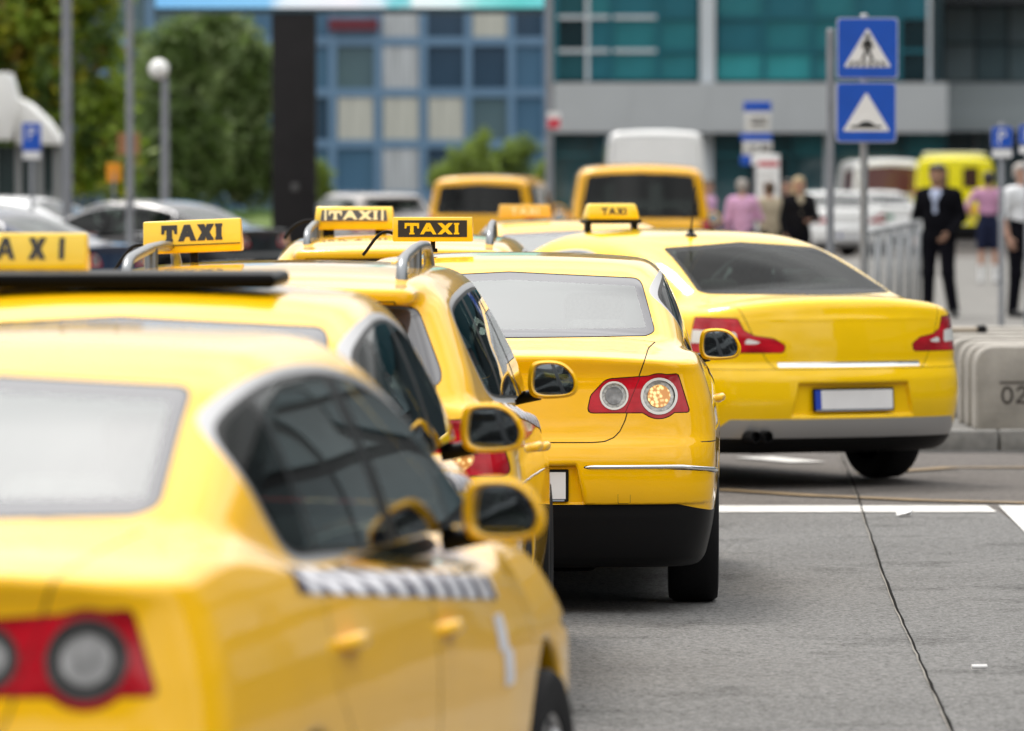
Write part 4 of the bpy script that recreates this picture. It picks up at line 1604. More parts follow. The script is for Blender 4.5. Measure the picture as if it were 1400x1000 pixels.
# ---- concrete barrier blocks on the pavement
cb_out = round_poly([(0, 0), (.92, 0), (.92, .56), (0, .56)], [.03, .03, .14, .14], 6)
def make_block():
    b = MB()
    b.prism(cb_out, 'y', 0, .34, smooth=False)
    return b.build('concrete_block', CONC, bevel=.018)
blk_lab = ['pale concrete block with stencilled 02 on its face, nearest the kerb', 'second concrete block of the row, right behind the stencilled one',
           'third concrete block of the row, two behind the stencilled one', 'fourth concrete block of the row, three behind the stencilled one',
           'fifth concrete block of the row, half hidden by the turning taxi', 'sixth concrete block of the row, beside the taxi tail lamp', 'farthest concrete block of the row behind the turning taxi']
blk0 = make_block()
for k in range(7):
    o = blk0 if k == 0 else blk0.copy()
    if k: C.objects.link(o)
    Yb = 43.55 + [0, .62, 1.2, 2.2, 3.2, 4.3, 5.5][k]
    lx = [1334, 1323, 1313, 1300, 1290, 1280, 1262][k]
    o.location = ((lx - 700) / FPX * Yb, Yb, .12)
    o.rotation_euler = (0, 0, random.uniform(-.03, .03) if k else 0)
    tag(o, blk_lab[k], 'concrete block', 'concrete blocks along the pavement')
# stencil: a bar over 0 and 2
st = MB()
def seg(pts, w):
    for a, b in zip(pts[:-1], pts[1:]):
        a = Vector(a); b = Vector(b); t = (b - a).normalized(); n_ = Vector((-t.y, t.x)) * w / 2
        q = [a - t * w * .3 + n_, b + t * w * .3 + n_, b + t * w * .3 - n_, a - t * w * .3 - n_]
        st.add([(v.x, -.0015, v.y) for v in q], [(0, 1, 2, 3)])
seg([(.165, .318), (.36, .318)], .016)
seg([(.21 + .032 * math.cos(a), .235 + .052 * math.sin(a)) for a in np.linspace(0, 2 * math.pi, 15)], .017)
seg([(.275, .270), (.295, .288), (.325, .285), (.335, .262), (.315, .235), (.275, .188), (.345, .188)], .017)
st.build('stencil_number', mat('stencil_grey', (.06, .05, .045), rough=.9), blk0)
# steel bar lying across the far blocks
b = MB(); b.tube([(0, 0, .02), (.22, .1, .02)], .016, n=8)
br = b.build('steel_bar', mat('rusty_beige', (.35, .29, .22), rough=.7))
pb = at(1296, 460, 46.8); br.location = (pb.x, 46.9, .69)
b = MB(); b.tube([(.22, .1, .02), (.27, .125, .025), (.29, .13, .01)], [.024, .03, .02], n=8); b.build('end_cap', RUB, br)
tag(br, 'thin beige bar with black end lying on the far concrete blocks', 'bar')


# ---- traffic signs
def sign_post(name, loc, h, r=.034, m=None):
    b = MB(); b.lathe([(r, 0), (r, h), (r * .6, h + .015)], n=14)
    o = b.build(name, m or STEEL)
    o.location = loc
    return o


def sign_plate(parent, x, z, w, hgt, face, rim=True, name='sign_plate', edge=.035, y=-.06):
    b = MB()
    out = round_poly([(-w / 2, -hgt / 2), (w / 2, -hgt / 2), (w / 2, hgt / 2), (-w / 2, hgt / 2)], edge, 5)
    b.prism(out, 'y', 0, .022)
    o = b.build(name, SIGNBACK, parent)
    o.location = (x, y, z)
    b = MB()
    k = .955
    b.prism([(px * k, pz * k) for px, pz in out], 'y', -.003, .001)
    b.build('sign_face', face, o)
    return o


def flat(parent, name, polys, m, y=-.006, t=.002):
    b = MB()
    for pts in polys:
        b.prism(pts, 'y', y, y + t)
    o = b.build(name, m, parent)
    return o


pY = 54.0
pb = at(1181, 240, pY)
sp = sign_post('traffic_sign', (pb.x, pY, .12), 3.0, .034)
tag(sp, 'post with two square blue signs, pedestrian crossing above speed hump, by the pavement edge', 'traffic sign')
s1 = sign_plate(sp, (1185 - 1181) / FPX * pY, at(0, 66.5, pY).z - .12, .505, .50, SIGNB)
s2 = sign_plate(sp, (1183.5 - 1181) / FPX * pY, at(0, 154, pY).z - .12, .495, .495, SIGNB)
# crossing symbol: white triangle, walker on a zebra
flat(s1, 'white_triangle', [round_poly([(-.195, -.155), (.195, -.155), (0, .165)], .012)], SIGNW)
man = [round_poly([(-.02, .075), (-.02, .115), (.02, .115), (.02, .075)], .018),
       [(-.03, .068), (.03, .068), (.05, .0), (.032, -.005), (.02, .03), (.022, -.02), (-.022, -.02), (-.02, .03), (-.032, -.005), (-.05, .0)],
       [(-.022, -.02), (.002, -.02), (-.03, -.10), (-.055, -.10)], [(-.002, -.02), (.022, -.02), (.055, -.10), (.03, -.10)]]
flat(s1, 'walker', man, SIGNK, y=-.009)
flat(s1, 'zebra', [[(x - .016, -.148), (x + .010, -.148), (x * .82 + .012, -.105), (x * .82 - .012, -.105)] for x in (-.14, -.085, -.03, .03, .085, .14)], SIGNK, y=-.0085)
flat(s2, 'white_triangle', [round_poly([(-.195, -.155), (.195, -.155), (0, .165)], .012)], SIGNW)
hump = [(-.125, -.128), (.125, -.128), (.125, -.108), (.075, -.108), (.045, -.085), (.02, -.074), (-.02, -.074), (-.045, -.085), (-.075, -.108), (-.125, -.108)]
flat(s2, 'hump', [hump], SIGNK, y=-.009)
p2 = at(1135, 240, 58)
po = sign_post('steel_post', (p2.x, 58, .12), at(0, 42, 58).z - .12, .036, POLEM)
tag(po, 'bare grey post standing left of the two blue square signs', 'post')

# railing along the pavement edge behind the sign post
ra, rb = Vector((3.30, 61.5, .12)), Vector((4.75, 77, .12))
rail = empty('pedestrian_railing', ra)
tag(rail, 'grey steel railing of thin upright bars behind the blue square signs', 'railing')
L_ = (rb - ra).length
dd = (rb - ra).normalized()
b = MB(); b.tube([(0, 0, 1.15), dd * L_ + Vector((0, 0, 1.15))], .025, n=8); b.build('top_rail', STEEL, rail)
b = MB(); b.tube([(0, 0, .15), dd * L_ + Vector((0, 0, .15))], .02, n=8); b.build('bottom_rail', STEEL, rail)
b = MB(); b.tube([(0, 0, .15), (0, 0, 1.15)], .009, n=6)
bme = b.mesh('upright_bar'); bme.materials.append(STEEL)
nb = 15
for k in range(nb):
    o = link('upright_bar', bme, rail); o.location = dd * (L_ * (k + .5) / nb)
b = MB(); b.tube([(0, 0, 0), (0, 0, 1.17)], .03, n=8)
pme = b.mesh('rail_post'); pme.materials.append(STEEL)
for k in range(6):
    o = link('rail_post', pme, rail); o.location = dd * (L_ * k / 5)


def parking_sign(px, py_top, w, Y, label, zb=.12, with_plate=True, lean=0):
    c = at(px, 240, Y)
    s = FPX / Y
    W_ = w / s
    ztop = at(0, py_top, Y).z
    o = sign_post('parking_sign', (c.x, Y, zb), ztop - zb - .02, .03, POLEM)
    tag(o, label, 'parking sign', 'blue parking signs')
    p_ = sign_plate(o, 0, ztop - zb - W_ * .75, W_, W_ * 1.5 if with_plate == 'tall' else W_, SIGNB)
    P_ = [[(-.09, -.16), (-.045, -.16), (-.045, .16), (-.09, .16)], [(-.045, .16), (.05, .16), (.05, .12), (-.045, .12)], [(-.045, .04), (.05, .04), (.05, 0), (-.045, 0)],
          [(.05, .16), (.10, .12), (.10, .04), (.05, 0), (.05, .04), (.065, .055), (.065, .105), (.05, .12)]]
    k = W_ / .5
    flat(p_, 'letter', [[(x * k, z * k + (W_ * .18 if with_plate == 'tall' else 0)) for x, z in q] for q in P_], SIGNW)
    q = sign_plate(o, 0, ztop - zb - W_ * (1.72 if with_plate == 'tall' else 1.52), W_ * .95, W_ * .4, SIGNW, name='info_plate', edge=.01)
    return o


parking_sign(44, 168, 26, 95, 'blue parking sign on a thin post in front of the white roofed kiosk', 0, 'tall')
parking_sign(1369, 166, 29, 72, 'blue parking sign right of the yellow ambulance', .12)
parking_sign(1405, 164, 27, 66, 'blue parking sign cut off by the right edge of the photo', .12)


# ---- bus stop sign with timetable panels
bY = 99
c = at(1034, 240, bY)
bs = sign_post('bus_stop_sign', (c.x, bY, .12), at(0, 140, bY).z - .12, .035, POLEM)
tag(bs, 'blue and white bus stop sign with timetable panels above the waiting people', 'bus stop sign')
s_ = FPX / bY
def panel(y0, y1, x0, x1, m_, nm, yy=-.05):
    b = MB()
    z0, z1 = at(0, y1, bY).z - .12, at(0, y0, bY).z - .12
    b.box(((x0 + x1) / 2 / s_ - 1034 / s_, yy, (z0 + z1) / 2), ((x1 - x0) / s_, .03, z1 - z0))
    return b.build(nm, m_, bs, bevel=.004)
TXT = mat('timetable_print', (.60, .60, .58), rough=.5, noise=.35, nscale=30, stretch=(.4, 1, 6))
panel(139, 153, 1016, 1054, SIGNB, 'blue_panel')
panel(153.4, 182, 1018, 1053, TXT, 'timetable_panel')
panel(182.4, 193, 1012, 1055, SIGNB, 'blue_panel')
panel(193.4, 212, 1015, 1055, TXT, 'timetable_panel')
panel(212.4, 226, 1012, 1026, SIGNB, 'blue_panel')
panel(212.4, 226, 1027, 1045, SIGNW, 'timetable_panel')
for (x0, x1, ya, yb) in ((1024, 1050, 160, 163), (1026, 1047, 167, 171), (1022, 1036, 199, 203), (1040, 1052, 198, 206)):
    panel(ya, yb, x0, x1, mat('print_dark', (.18, .17, .16), rough=.6), 'print_line', -.068)
c = at(1050, 240, 97)
ib = empty('info_board', (c.x, 97, .12))
tag(ib, 'pale notice board with a red heading behind the waiting people', 'notice board')
s_ = FPX / 97
b = MB(); b.box((0, 0, 1.15), (.34, .05, 1.7)); b.build('board', SIGNW, ib, bevel=.01)
b = MB(); b.box((0, -.028, 1.86), (.30, .006, .08)); b.build('heading', mat('heading_red', (.55, .12, .14), rough=.5), ib)
for k in range(8):
    b = MB(); b.box((-.03, -.028, 1.70 - k * .13), (.24, .006, .05)); b.build('text_line', TXT, ib)


# ---- lamp posts and masts on the left
def lamp_post(px, w, Y, ztop, label, globe=None):
    c = at(px, 240, Y)
    r = w / 2 * Y / FPX
    o = empty('street_lamp', (c.x, Y, 0))
    tag(o, label, 'street lamp')
    b = MB(); b.lathe([(r * 1.5, 0), (r * 1.5, .5), (r * 1.02, .62), (r, 1.2), (r * .8, ztop)], n=14); b.build('pole', POLEM, o)
    if globe:
        R_ = globe / 2 * Y / FPX
        b = MB(); b.tube([(0, 0, ztop - .02), (-.10, 0, ztop + .05)], r * .7, n=8); b.build('bracket', POLEM, o)
        b = MB(); b.lathe([(R_ * math.sin(t), -R_ * math.cos(t)) for t in np.linspace(.02, 3.12, 14)], n=18); g = b.build('lamp_globe', LAMPG, o)
        g.location = (-.09, -.02, ztop + R_ * .9)
    else:
        b = MB(); b.tube([(0, 0, ztop - .05), (.05, 0, ztop + .5), (.5, -.2, ztop + .8), (1.0, -.3, ztop + .85)], r * .55, n=8); b.build('arm', POLEM, o)
        b = MB(); b.rbox((1.3, -.36, ztop + .86), (.7, .28, .14), .05); b.build('lamp_head', SIGNW, o)
    return o


lamp_post(92, 15, 96, 7.5, 'tall grey street lamp pole at the left, in front of the big tree')
lamp_post(178, 11, 90, 7.2, 'tall thin street lamp pole between the big tree and the globe lamp')
lamp_post(226, 13, 98, at(0, 108, 98).z, 'short grey street lamp with a white globe beside the dark trees', globe=28)
mast = lamp_post(751, 11, 118, 8.5, 'tall grey lamp mast where the blue and teal buildings meet')
b = MB(); b.box((0.08, -.1, at(0, 165, 118).z), (.24, .02, .30)); sg = b.build('notice_plate', SIGNW, mast)
b = MB(); b.box((0.08, -.113, at(0, 169, 118).z), (.22, .006, .18)); b.build('notice_band', mat('notice_red', (.55, .04, .07), rough=.5), sg)
for (px, py, w, h_, Y, col, lab) in ((156, 236, 20, 26, 92, (.75, .28, .01), 'small orange notice on a stand beside the thin lamp pole'),
                                   (176, 197, 30, 30, 112, (.28, .13, .05), 'rusty brown notice on a stand behind the thin lamp pole')):
    c = at(px, py, Y); s_ = FPX / Y
    o = empty('notice_stand', (c.x, Y, 0)); tag(o, lab, 'notice')
    b = MB(); b.box((0, 0, c.z), (w / s_, .03, h_ / s_)); b.build('notice_panel', mat('notice_%d' % px, col, rough=.5, noise=.2, nscale=8), o)
    b = MB(); b.lathe([(.02, 0), (.02, c.z)], n=8); b.build('stand_post', POLEM, o)

# ---- billboard on a dark pylon
BY = 120.0
s_ = FPX / BY
c = at(402, 240, BY)
bb = empty('billboard', (c.x, BY, 0))
tag(bb, 'wide advertising screen on a dark square column above the taxis', 'billboard')
b = MB(); b.box((0, .25, 2.9), (60 / s_, .7, 5.8)); b.build('column', mat('pylon_dark', (.019, .018, .019), rough=.7, ior=1.25, noise=.1, nscale=3), bb, bevel=.02)
b = MB(); b.box((.02, -.105, at(0, 256, BY).z), (.13, .012, .13)); b.build('column_emblem', mat('emblem_grey', (.07, .07, .07), rough=.5), bb, bevel=.005)
x0, x1 = (212 - 402) / s_, (745 - 402) / s_
zb_ = at(0, 19, BY).z
b = MB(); b.box(((x0 + x1) / 2, .1, zb_ + 1.75), (x1 - x0, .45, 3.5)); b.build('screen_case', mat('screen_case_teal', (.03, .06, .08), rough=.5), bb, bevel=.015)
AD = bpy.data.materials.new('advert_print')
AD.use_nodes = True
nt = AD.node_tree
pb_ = nt.nodes['Principled BSDF']; pb_.inputs['Roughness'].default_value = .4
tc = nt.nodes.new('ShaderNodeTexCoord'); sx = nt.nodes.new('ShaderNodeSeparateXYZ')
nt.links.new(tc.outputs['Generated'], sx.inputs[0])
cr = nt.nodes.new('ShaderNodeValToRGB')
for e in list(cr.color_ramp.elements)[1:]: cr.color_ramp.elements.remove(e)
stops = [(0, (.16, .42, .72)), (.28, (.20, .48, .76)), (.33, (.66, .74, .80)), (.5, (.75, .74, .80)), (.58, (.55, .70, .78)), (.63, (.12, .50, .56)), (.66, (.70, .78, .80)), (.78, (.62, .78, .80)), (.84, (.20, .60, .60)), (.93, (.10, .50, .50)), (1, (.14, .55, .58))]
for i, (p_, c_) in enumerate(stops):
    e = cr.color_ramp.elements[0] if i == 0 else cr.color_ramp.elements.new(p_)
    e.position = p_; e.color = (*c_, 1)
ns = nt.nodes.new('ShaderNodeTexNoise'); ns.inputs['Scale'].default_value = 2.2; ns.inputs['Detail'].default_value = 2
nt.links.new(tc.outputs['Object'], ns.inputs['Vector'])
ma = nt.nodes.new('ShaderNodeMath'); ma.operation = 'MULTIPLY_ADD'; ma.inputs[1].default_value = .10
nt.links.new(ns.outputs['Fac'], ma.inputs[0]); nt.links.new(sx.outputs[0], ma.inputs[2])
mb_ = nt.nodes.new('ShaderNodeMath'); mb_.operation = 'SUBTRACT'; mb_.inputs[1].default_value = .05
nt.links.new(ma.outputs[0], mb_.inputs[0])
nt.links.new(mb_.outputs[0], cr.inputs['Fac'])
nt.links.new(cr.outputs['Color'], pb_.inputs['Base Color'])
nt.links.new(cr.outputs['Color'], pb_.inputs['Emission Color'])
pb_.inputs['Emission Strength'].default_value = .35
b = MB(); b.box(((x0 + x1) / 2, -.13, zb_ + 1.78), (x1 - x0 - .04, .01, 3.36)); b.build('screen', AD, bb)


# ---- buildings
UNIT = MB(); UNIT.box((0, 0, 0), (1, 1, 1))
UME = UNIT.mesh('unit_box')
UCACHE = {}


def block(name, parent, x0, x1, y0, y1, z0, z1, m):
    key = m.name
    if key not in UCACHE:
        me = UME.copy(); me.materials.append(m); UCACHE[key] = me
    o = bpy.data.objects.new(name, UCACHE[key])
    C.objects.link(o)
    o.parent = parent
    o.location = ((x0 + x1) / 2, (y0 + y1) / 2, (z0 + z1) / 2)
    o.scale = (x1 - x0, y1 - y0, z1 - z0)
    return o


def fglass(name, col, rough=.06, noise=.25, ns=.35):
    return mat(name, col, rough=rough, ior=1.6, noise=noise, nscale=ns, detail=3)


BMUL = mat('blue_mullion', (.12, .22, .34), rough=.4, noise=.08, nscale=1)
BG = [fglass('blue_pane_%d' % i, c_) for i, c_ in enumerate(((.030, .058, .095), (.06, .13, .21), (.12, .23, .33), (.08, .13, .15)))]
BLIND = mat('cream_blind', (.46, .47, .42), rough=.8, noise=.16, nscale=1.2, stretch=(7, 1, .3))
CURT = mat('white_curtain', (.42, .45, .47), rough=.85, noise=.38, nscale=2.0, stretch=(5, 1, .2))
YB = 230.0
sB = FPX / YB
ob_ = empty('office_building', (0, YB, 0))
tag(ob_, 'blue glass office building with cream blinds behind the dark column', 'building')
X = lambda px: (px - 700) / sB
Zz = lambda py: CAM_H - (py - YH) / sB
block('wall', ob_, X(-300), X(748), .35, 14, 0, 16, mat('office_core', (.05, .08, .11), rough=.6))
cols = [140, 205, 268, 330, 392, 455, 517, 579, 640, 699, 748]
rows = [340, 268, 197, 127, 57, -13, -83, -153]
pat = {(5, 5): 'k', (6, 5): 'c', (7, 5): 'h', (8, 5): 'w', (5, 4): 'd', (6, 4): 'c', (7, 4): 'n', (8, 4): 'n', (9, 4): 'b', (5, 3): 'w', (6, 3): 'w', (7, 3): 'w', (8, 3): 'g', (9, 3): 'b',
       (5, 2): 'b', (6, 2): 'c', (7, 2): 'n', (8, 2): 'b', (9, 2): 'b'}
for j in range(len(rows) - 1):
    for i in range(len(cols) - 1):
        x0, x1 = X(cols[i]) + .13, X(cols[i + 1]) - .13
        z0, z1 = Zz(rows[j]) + .15, Zz(rows[j + 1]) - .15
        if z1 < .4: continue
        k = pat.get((i, j + 1), random.choice('nbbdgw'))
        gm = {'n': BG[0], 'b': BG[1], 'd': BG[3], 'g': BG[3], 'w': BG[1], 'c': BG[1], 'h': BG[0], 'k': BG[2]}[k]
        pn = block('window_pane', ob_, x0, x1, .12, .18, z0, z1, gm)
        if k in 'wch':
            # blind or curtain hangs close behind clear glass: it stands proud of the dark pane, behind the mullions
            zz0 = z0 if k != 'h' else z0 + (z1 - z0) * .62
            bl = block('blind', ob_, x0 + .04, x1 - .04, .07, .115, zz0, z1, CURT if k == 'c' else BLIND)
for i, px in enumerate(cols):
    block('mullion', ob_, X(px) - .13, X(px) + .13, 0, .3, 0, 12.5, BMUL)
for j, py in enumerate(rows):
    for i in range(len(cols) - 1):
        if Zz(py) > .3:
            block('transom', ob_, X(cols[i]) + .13, X(cols[i + 1]) - .13, .02, .28, Zz(py) - .15, Zz(py) + .15, BMUL)
o = block('red_fascia', ob_, X(450), X(517), -.25, -.02, Zz(42), Zz(26), mat('dark_red_fascia', (.12, .012, .025), rough=.5))

# glass terminal with the pale concrete band
TMUL = mat('pale_mullion', (.50, .54, .58), rough=.45, noise=.06, nscale=2)
TBAND = mat('pale_grey_cladding', (.40, .42, .44), rough=.5, noise=.05, nscale=1.0)
TG = [fglass('teal_pane_%d' % i, c_, ns=.5) for i, c_ in enumerate(((.012, .065, .080), (.022, .14, .165), (.03, .22, .24), (.018, .11, .145), (.006, .020, .026), (.05, .24, .26)))]
YT = 180.0
sT = FPX / YT
tb = empty('terminal_building', (0, YT, 0))
tag(tb, 'teal glass terminal building with a pale grey band above its doors', 'building')
X = lambda px: (px - 700) / sT
Zz = lambda py: CAM_H - (py - YH) / sT
block('upper_wall', tb, X(757), X(1290), .1, 14, 9.52, 17, mat('upper_glass', (.02, .06, .075), rough=.2, noise=.3, nscale=.3))
block('wall', tb, X(757), X(1290), .5, 14, 0, 9.5, mat('terminal_core', (.012, .035, .045), rough=.7))
for i, (a, b_) in enumerate(((757, 861), (861.3, 966), (966.3, 1070), (1070.3, 1175), (1175.3, 1292))):
    block('band_panel', tb, X(a), X(b_), -.9, .45, Zz(182), Zz(114), TBAND)
ucols = [757, 803, 836, 900, 956, 978, 1044, 1110, 1170, 1230, 1270]
urows = [112, 70, 24, -30, -90, -150]
upat = {0: [0, 3, 1, 1, None, 2, 2, 1, 3, 4], 1: [4, 3, 1, 1, None, 3, 1, 1, 1, 4], 2: [0, 1, 3, 3, None, 1, 3, 1, 3, 3]}
for j in range(len(urows) - 1):
    for i in range(len(ucols) - 1):
        if i == 4: continue
        x0, x1 = X(ucols[i]) + .05, X(ucols[i + 1]) - .05
        k = upat.get(j, [0, 3, 1, 3, None, 1, 3, 1, 0, 3])[i]
        block('window_pane', tb, x0, x1, .1, .16, Zz(urows[j]) + .05, Zz(urows[j + 1]) - .05, TG[k])
for px in ucols:
    if px in (956, 978): continue
    w_ = .05 if px not in (757,) else .12
    block('mullion', tb, X(px) - w_, X(px) + w_, 0, .3, Zz(111.5), 9.5, TMUL if px in (803, 1270) else TG[3])
block('column', tb, X(957), X(977), -.2, .3, Zz(113.5), 9.5, TMUL)
for py in urows[1:]:
    for i in range(len(ucols) - 1):
        if i == 4: continue
        block('transom', tb, X(ucols[i]) + .055, X(ucols[i + 1]) - .055, .02, .28, Zz(py) - .05, Zz(py) + .05, TMUL if i < 3 else TG[3])
lcols = [757, 812, 866, 920, 966, 1020, 1080, 1130, 1180, 1235, 1290]
for i in range(len(lcols) - 1):
    x0, x1 = X(lcols[i]) + .06, X(lcols[i + 1]) - .06
    block('window_pane', tb, x0, x1, .2, .26, Zz(212) + .04, Zz(183), TG[random.choice((0, 3, 1))])
    block('window_pane', tb, x0, x1, .2, .26, .1, Zz(212) - .04, TG[random.choice((4, 0, 0, 3))])
    block('transom', tb, x0, x1, .15, .3, Zz(212) - .04, Zz(212) + .04, TG[1])
for px in lcols:
    w_ = .18 if px == 966 else .06
    block('mullion', tb, X(px) - w_, X(px) + w_, .0, .32, 0, Zz(182.5), TMUL if px in (966, 1130) else TG[0])

# right wing, nearer, in grey glass
YW = 186.0
sW = FPX / YW
wg = empty('glass_wing', (0, YW, 0))
tag(wg, 'grey glass wing of the terminal at the right edge of the photo', 'building')
X = lambda px: (px - 700) / sW
Zz = lambda py: CAM_H - (py - YH) / sW
WG = [fglass('grey_pane_%d' % i, c_, ns=.4, noise=.4) for i, c_ in enumerate(((.08, .13, .15), (.12, .175, .195), (.15, .20, .22), (.035, .07, .085)))]
block('upper_wall', wg, X(1284), X(3100), -.3, 10, 8.52, 17, mat('upper_glass', (.02, .06, .075), rough=.2))
block('wall', wg, X(1284), X(3100), .5, 10, 0, 8.5, mat('wing_core', (.03, .05, .06), rough=.7))
wc = list(range(1290, 1640, 44))
for j, (a, b_) in enumerate(((-60, 8), (8, 60), (60, 112))):
    for i in range(len(wc) - 1):
        block('window_pane', wg, X(wc[i]) + .03, X(wc[i + 1]) - .03, .1, .16, Zz(b_) + .03, Zz(a) - .03, WG[(0, 1, 1, 0, 2)[(i + j * 2) % 5]])
block('canopy_fascia', wg, X(1276), X(1640), -1.2, .3, Zz(180), Zz(114), mat('wing_fascia', (.30, .34, .36), rough=.5, noise=.25, nscale=.8))
for i in range(len(wc) - 1):
    block('window_pane', wg, X(wc[i]) + .05, X(wc[i + 1]) - .05, .1, .16, .1, Zz(181), WG[(3, 0, 3, 1)[i % 4]])
for px in wc:
    block('mullion', wg, X(px) - .05, X(px) + .05, .02, .3, 0, Zz(181), mat('wing_mullion', (.20, .23, .25), rough=.5))
# unseen terminal side added on the right to darken reflections in car flanks
block('unseen_side_wall', wg, 28, 40, 20 - YW, -8, 0, 18, mat('unseen_wall_grey', (.05, .055, .06), rough=.7, noise=.1, nscale=.5))
for k in range(17):
    for j in range(4):
        block('window_pane', wg, 27.9, 28.0, 24 - YW + k * 9.2, 32 - YW + k * 9.2, 1 + j * 4, 4.2 + j * 4, WG[(k + j) % 3])
b = block('roof_edge', wg, X(1230), X(1640), -2.2, .4, Zz(8), Zz(-30), mat('roof_dark', (.02, .025, .03), rough=.6))

# far pale tower behind the trees
fb = empty('apartment_building', (0, 300, 0))
tag(fb, 'pale blue apartment block glimpsed between the trees at the left', 'building')
X = lambda px: (px - 700) / 30.0
block('wall', fb, X(-60), X(470), .3, 12, 0, 17, mat('pale_render', (.33, .42, .50), rough=.8, noise=.08, nscale=.5))
for i in range(16):
    for j in range(8):
        block('window_pane', fb, X(-50 + i * 32), X(-32 + i * 32), .2, .29, 1.2 + j * 2, 2.5 + j * 2, BG[(0, 1, 3)[(i * 3 + j) % 3]])


# ---- trees
LEAF = {}
def leafm(name, col):
    col = tuple(min(.5, c_ * 1.65) for c_ in col)
    if name not in LEAF:
        m_ = mat(name, col, rough=.55, noise=.25, nscale=1.3)
        nt_ = m_.node_tree
        b_ = nt_.nodes['Principled BSDF']
        tr_ = nt_.nodes.new('ShaderNodeBsdfTranslucent')
        cr_ = [q for q in nt_.nodes if q.type == 'VALTORGB'][0]
        nt_.links.new(cr_.outputs['Color'], tr_.inputs['Color'])
        mx_ = nt_.nodes.new('ShaderNodeMixShader'); mx_.inputs[0].default_value = .45
        o_ = [q for q in nt_.nodes if q.type == 'OUTPUT_MATERIAL'][0]
        nt_.links.new(b_.outputs[0], mx_.inputs[1]); nt_.links.new(tr_.outputs[0], mx_.inputs[2])
        nt_.links.new(mx_.outputs[0], o_.inputs['Surface'])
        LEAF[name] = m_
    return LEAF[name]


def tree(px, Y, blobs, nleaf, size, mats, label, trunk=.12, name='tree', group=None, cat='tree', zbase=0.0):
    """blobs: (px, py, rx_px, ry_px) crown masses in photograph pixels at distance Y, turned into ellipsoids with depth."""
    s = FPX / Y
    base = at(px, 240, Y); base.z = zbase
    o = empty(name, (base.x, Y, zbase))
    tag(o, label, cat, group)
    B = []
    for (bx, by, rx, ry) in blobs:
        c_ = at(bx, by, Y)
        B.append((c_.x - base.x, 0.0, c_.z - zbase, rx / s, rx / s * .9, ry / s))
    tw = MB()
    zt = max(b[2] for b in B)
    spine = [(0, 0, 0), (.03, 0, zt * .3), (-.04, .02, zt * .6), (.02, 0, zt)]
    tw.tube(spine, [trunk, trunk * .8, trunk * .5, trunk * .15], n=8)
    for b in B:
        for q in range(3):
            e = Vector((b[0] + random.uniform(-.5, .5) * b[3], random.uniform(-.5, .5) * b[4], b[2] + random.uniform(-.3, .5) * b[5]))
            st_ = Vector((0, 0, max(.3, min(zt * .8, e.z * .55))))
            mid = st_.lerp(e, .5) + Vector((0, 0, -.05))
            tw.tube([st_, mid, e], [trunk * .35, trunk * .2, trunk * .06], n=6)
    tw.build('trunk', mat('bark', (.065, .05, .035), rough=.9, noise=.3, nscale=6), o)
    vol = np.array([b[3] * b[4] * b[5] for b in B]); vol = vol ** .8
    cnt = np.maximum(1, (nleaf * vol / vol.sum()).astype(int))
    V, F, MI = [], [], []
    for b, k in zip(B, cnt):
        ncl = max(4, k // 45)
        d = rng.normal(size=(ncl, 3)); d /= np.linalg.norm(d, axis=1, keepdims=True)
        rad = rng.random(ncl) ** .42
        cl = d * rad[:, None] * np.array(b[3:6]) + np.array(b[:3])
        cm = rng.choice(len(mats), ncl, p=[w for _, w in mats])
        ci = rng.integers(0, ncl, k)
        P = cl[ci] + rng.normal(size=(k, 3)) * size * 1.5
        a = rng.normal(size=(k, 3)); a /= np.linalg.norm(a, axis=1, keepdims=True)
        t = rng.normal(size=(k, 3)); t -= (t * a).sum(1, keepdims=True) * a; t /= np.linalg.norm(t, axis=1, keepdims=True)
        u = np.cross(a, t)
        sz = size * (.6 + .8 * rng.random(k))[:, None]
        quad = np.stack([P - t * sz, P + u * sz * .55 + a * sz * .15, P + t * sz, P - u * sz * .55 + a * sz * .15], 1)
        V.append(quad.reshape(-1, 3)); MI.append(np.where(rng.random(k) < .85, cm[ci], rng.integers(0, len(mats), k)))
    V = np.concatenate(V); MI = np.concatenate(MI)
    ok = V.reshape(-1, 4, 3)[:, :, 2].min(1) > 0.02
    V = V.reshape(-1, 4, 3)[ok].reshape(-1, 3); MI = MI[ok]
    n_ = len(MI)
    me = bpy.data.meshes.new('crown')
    me.vertices.add(len(V)); me.vertices.foreach_set('co', V.ravel().astype(np.float32))
    me.loops.add(n_ * 4); me.loops.foreach_set('vertex_index', np.arange(n_ * 4, dtype=np.int32))
    me.polygons.add(n_); me.polygons.foreach_set('loop_start', np.arange(0, n_ * 4, 4, dtype=np.int32))
    for m_, _ in mats: me.materials.append(m_)
    me.polygons.foreach_set('material_index', MI.astype(np.int32))
    me.update(calc_edges=True)
    link('crown', me, o)
    return o


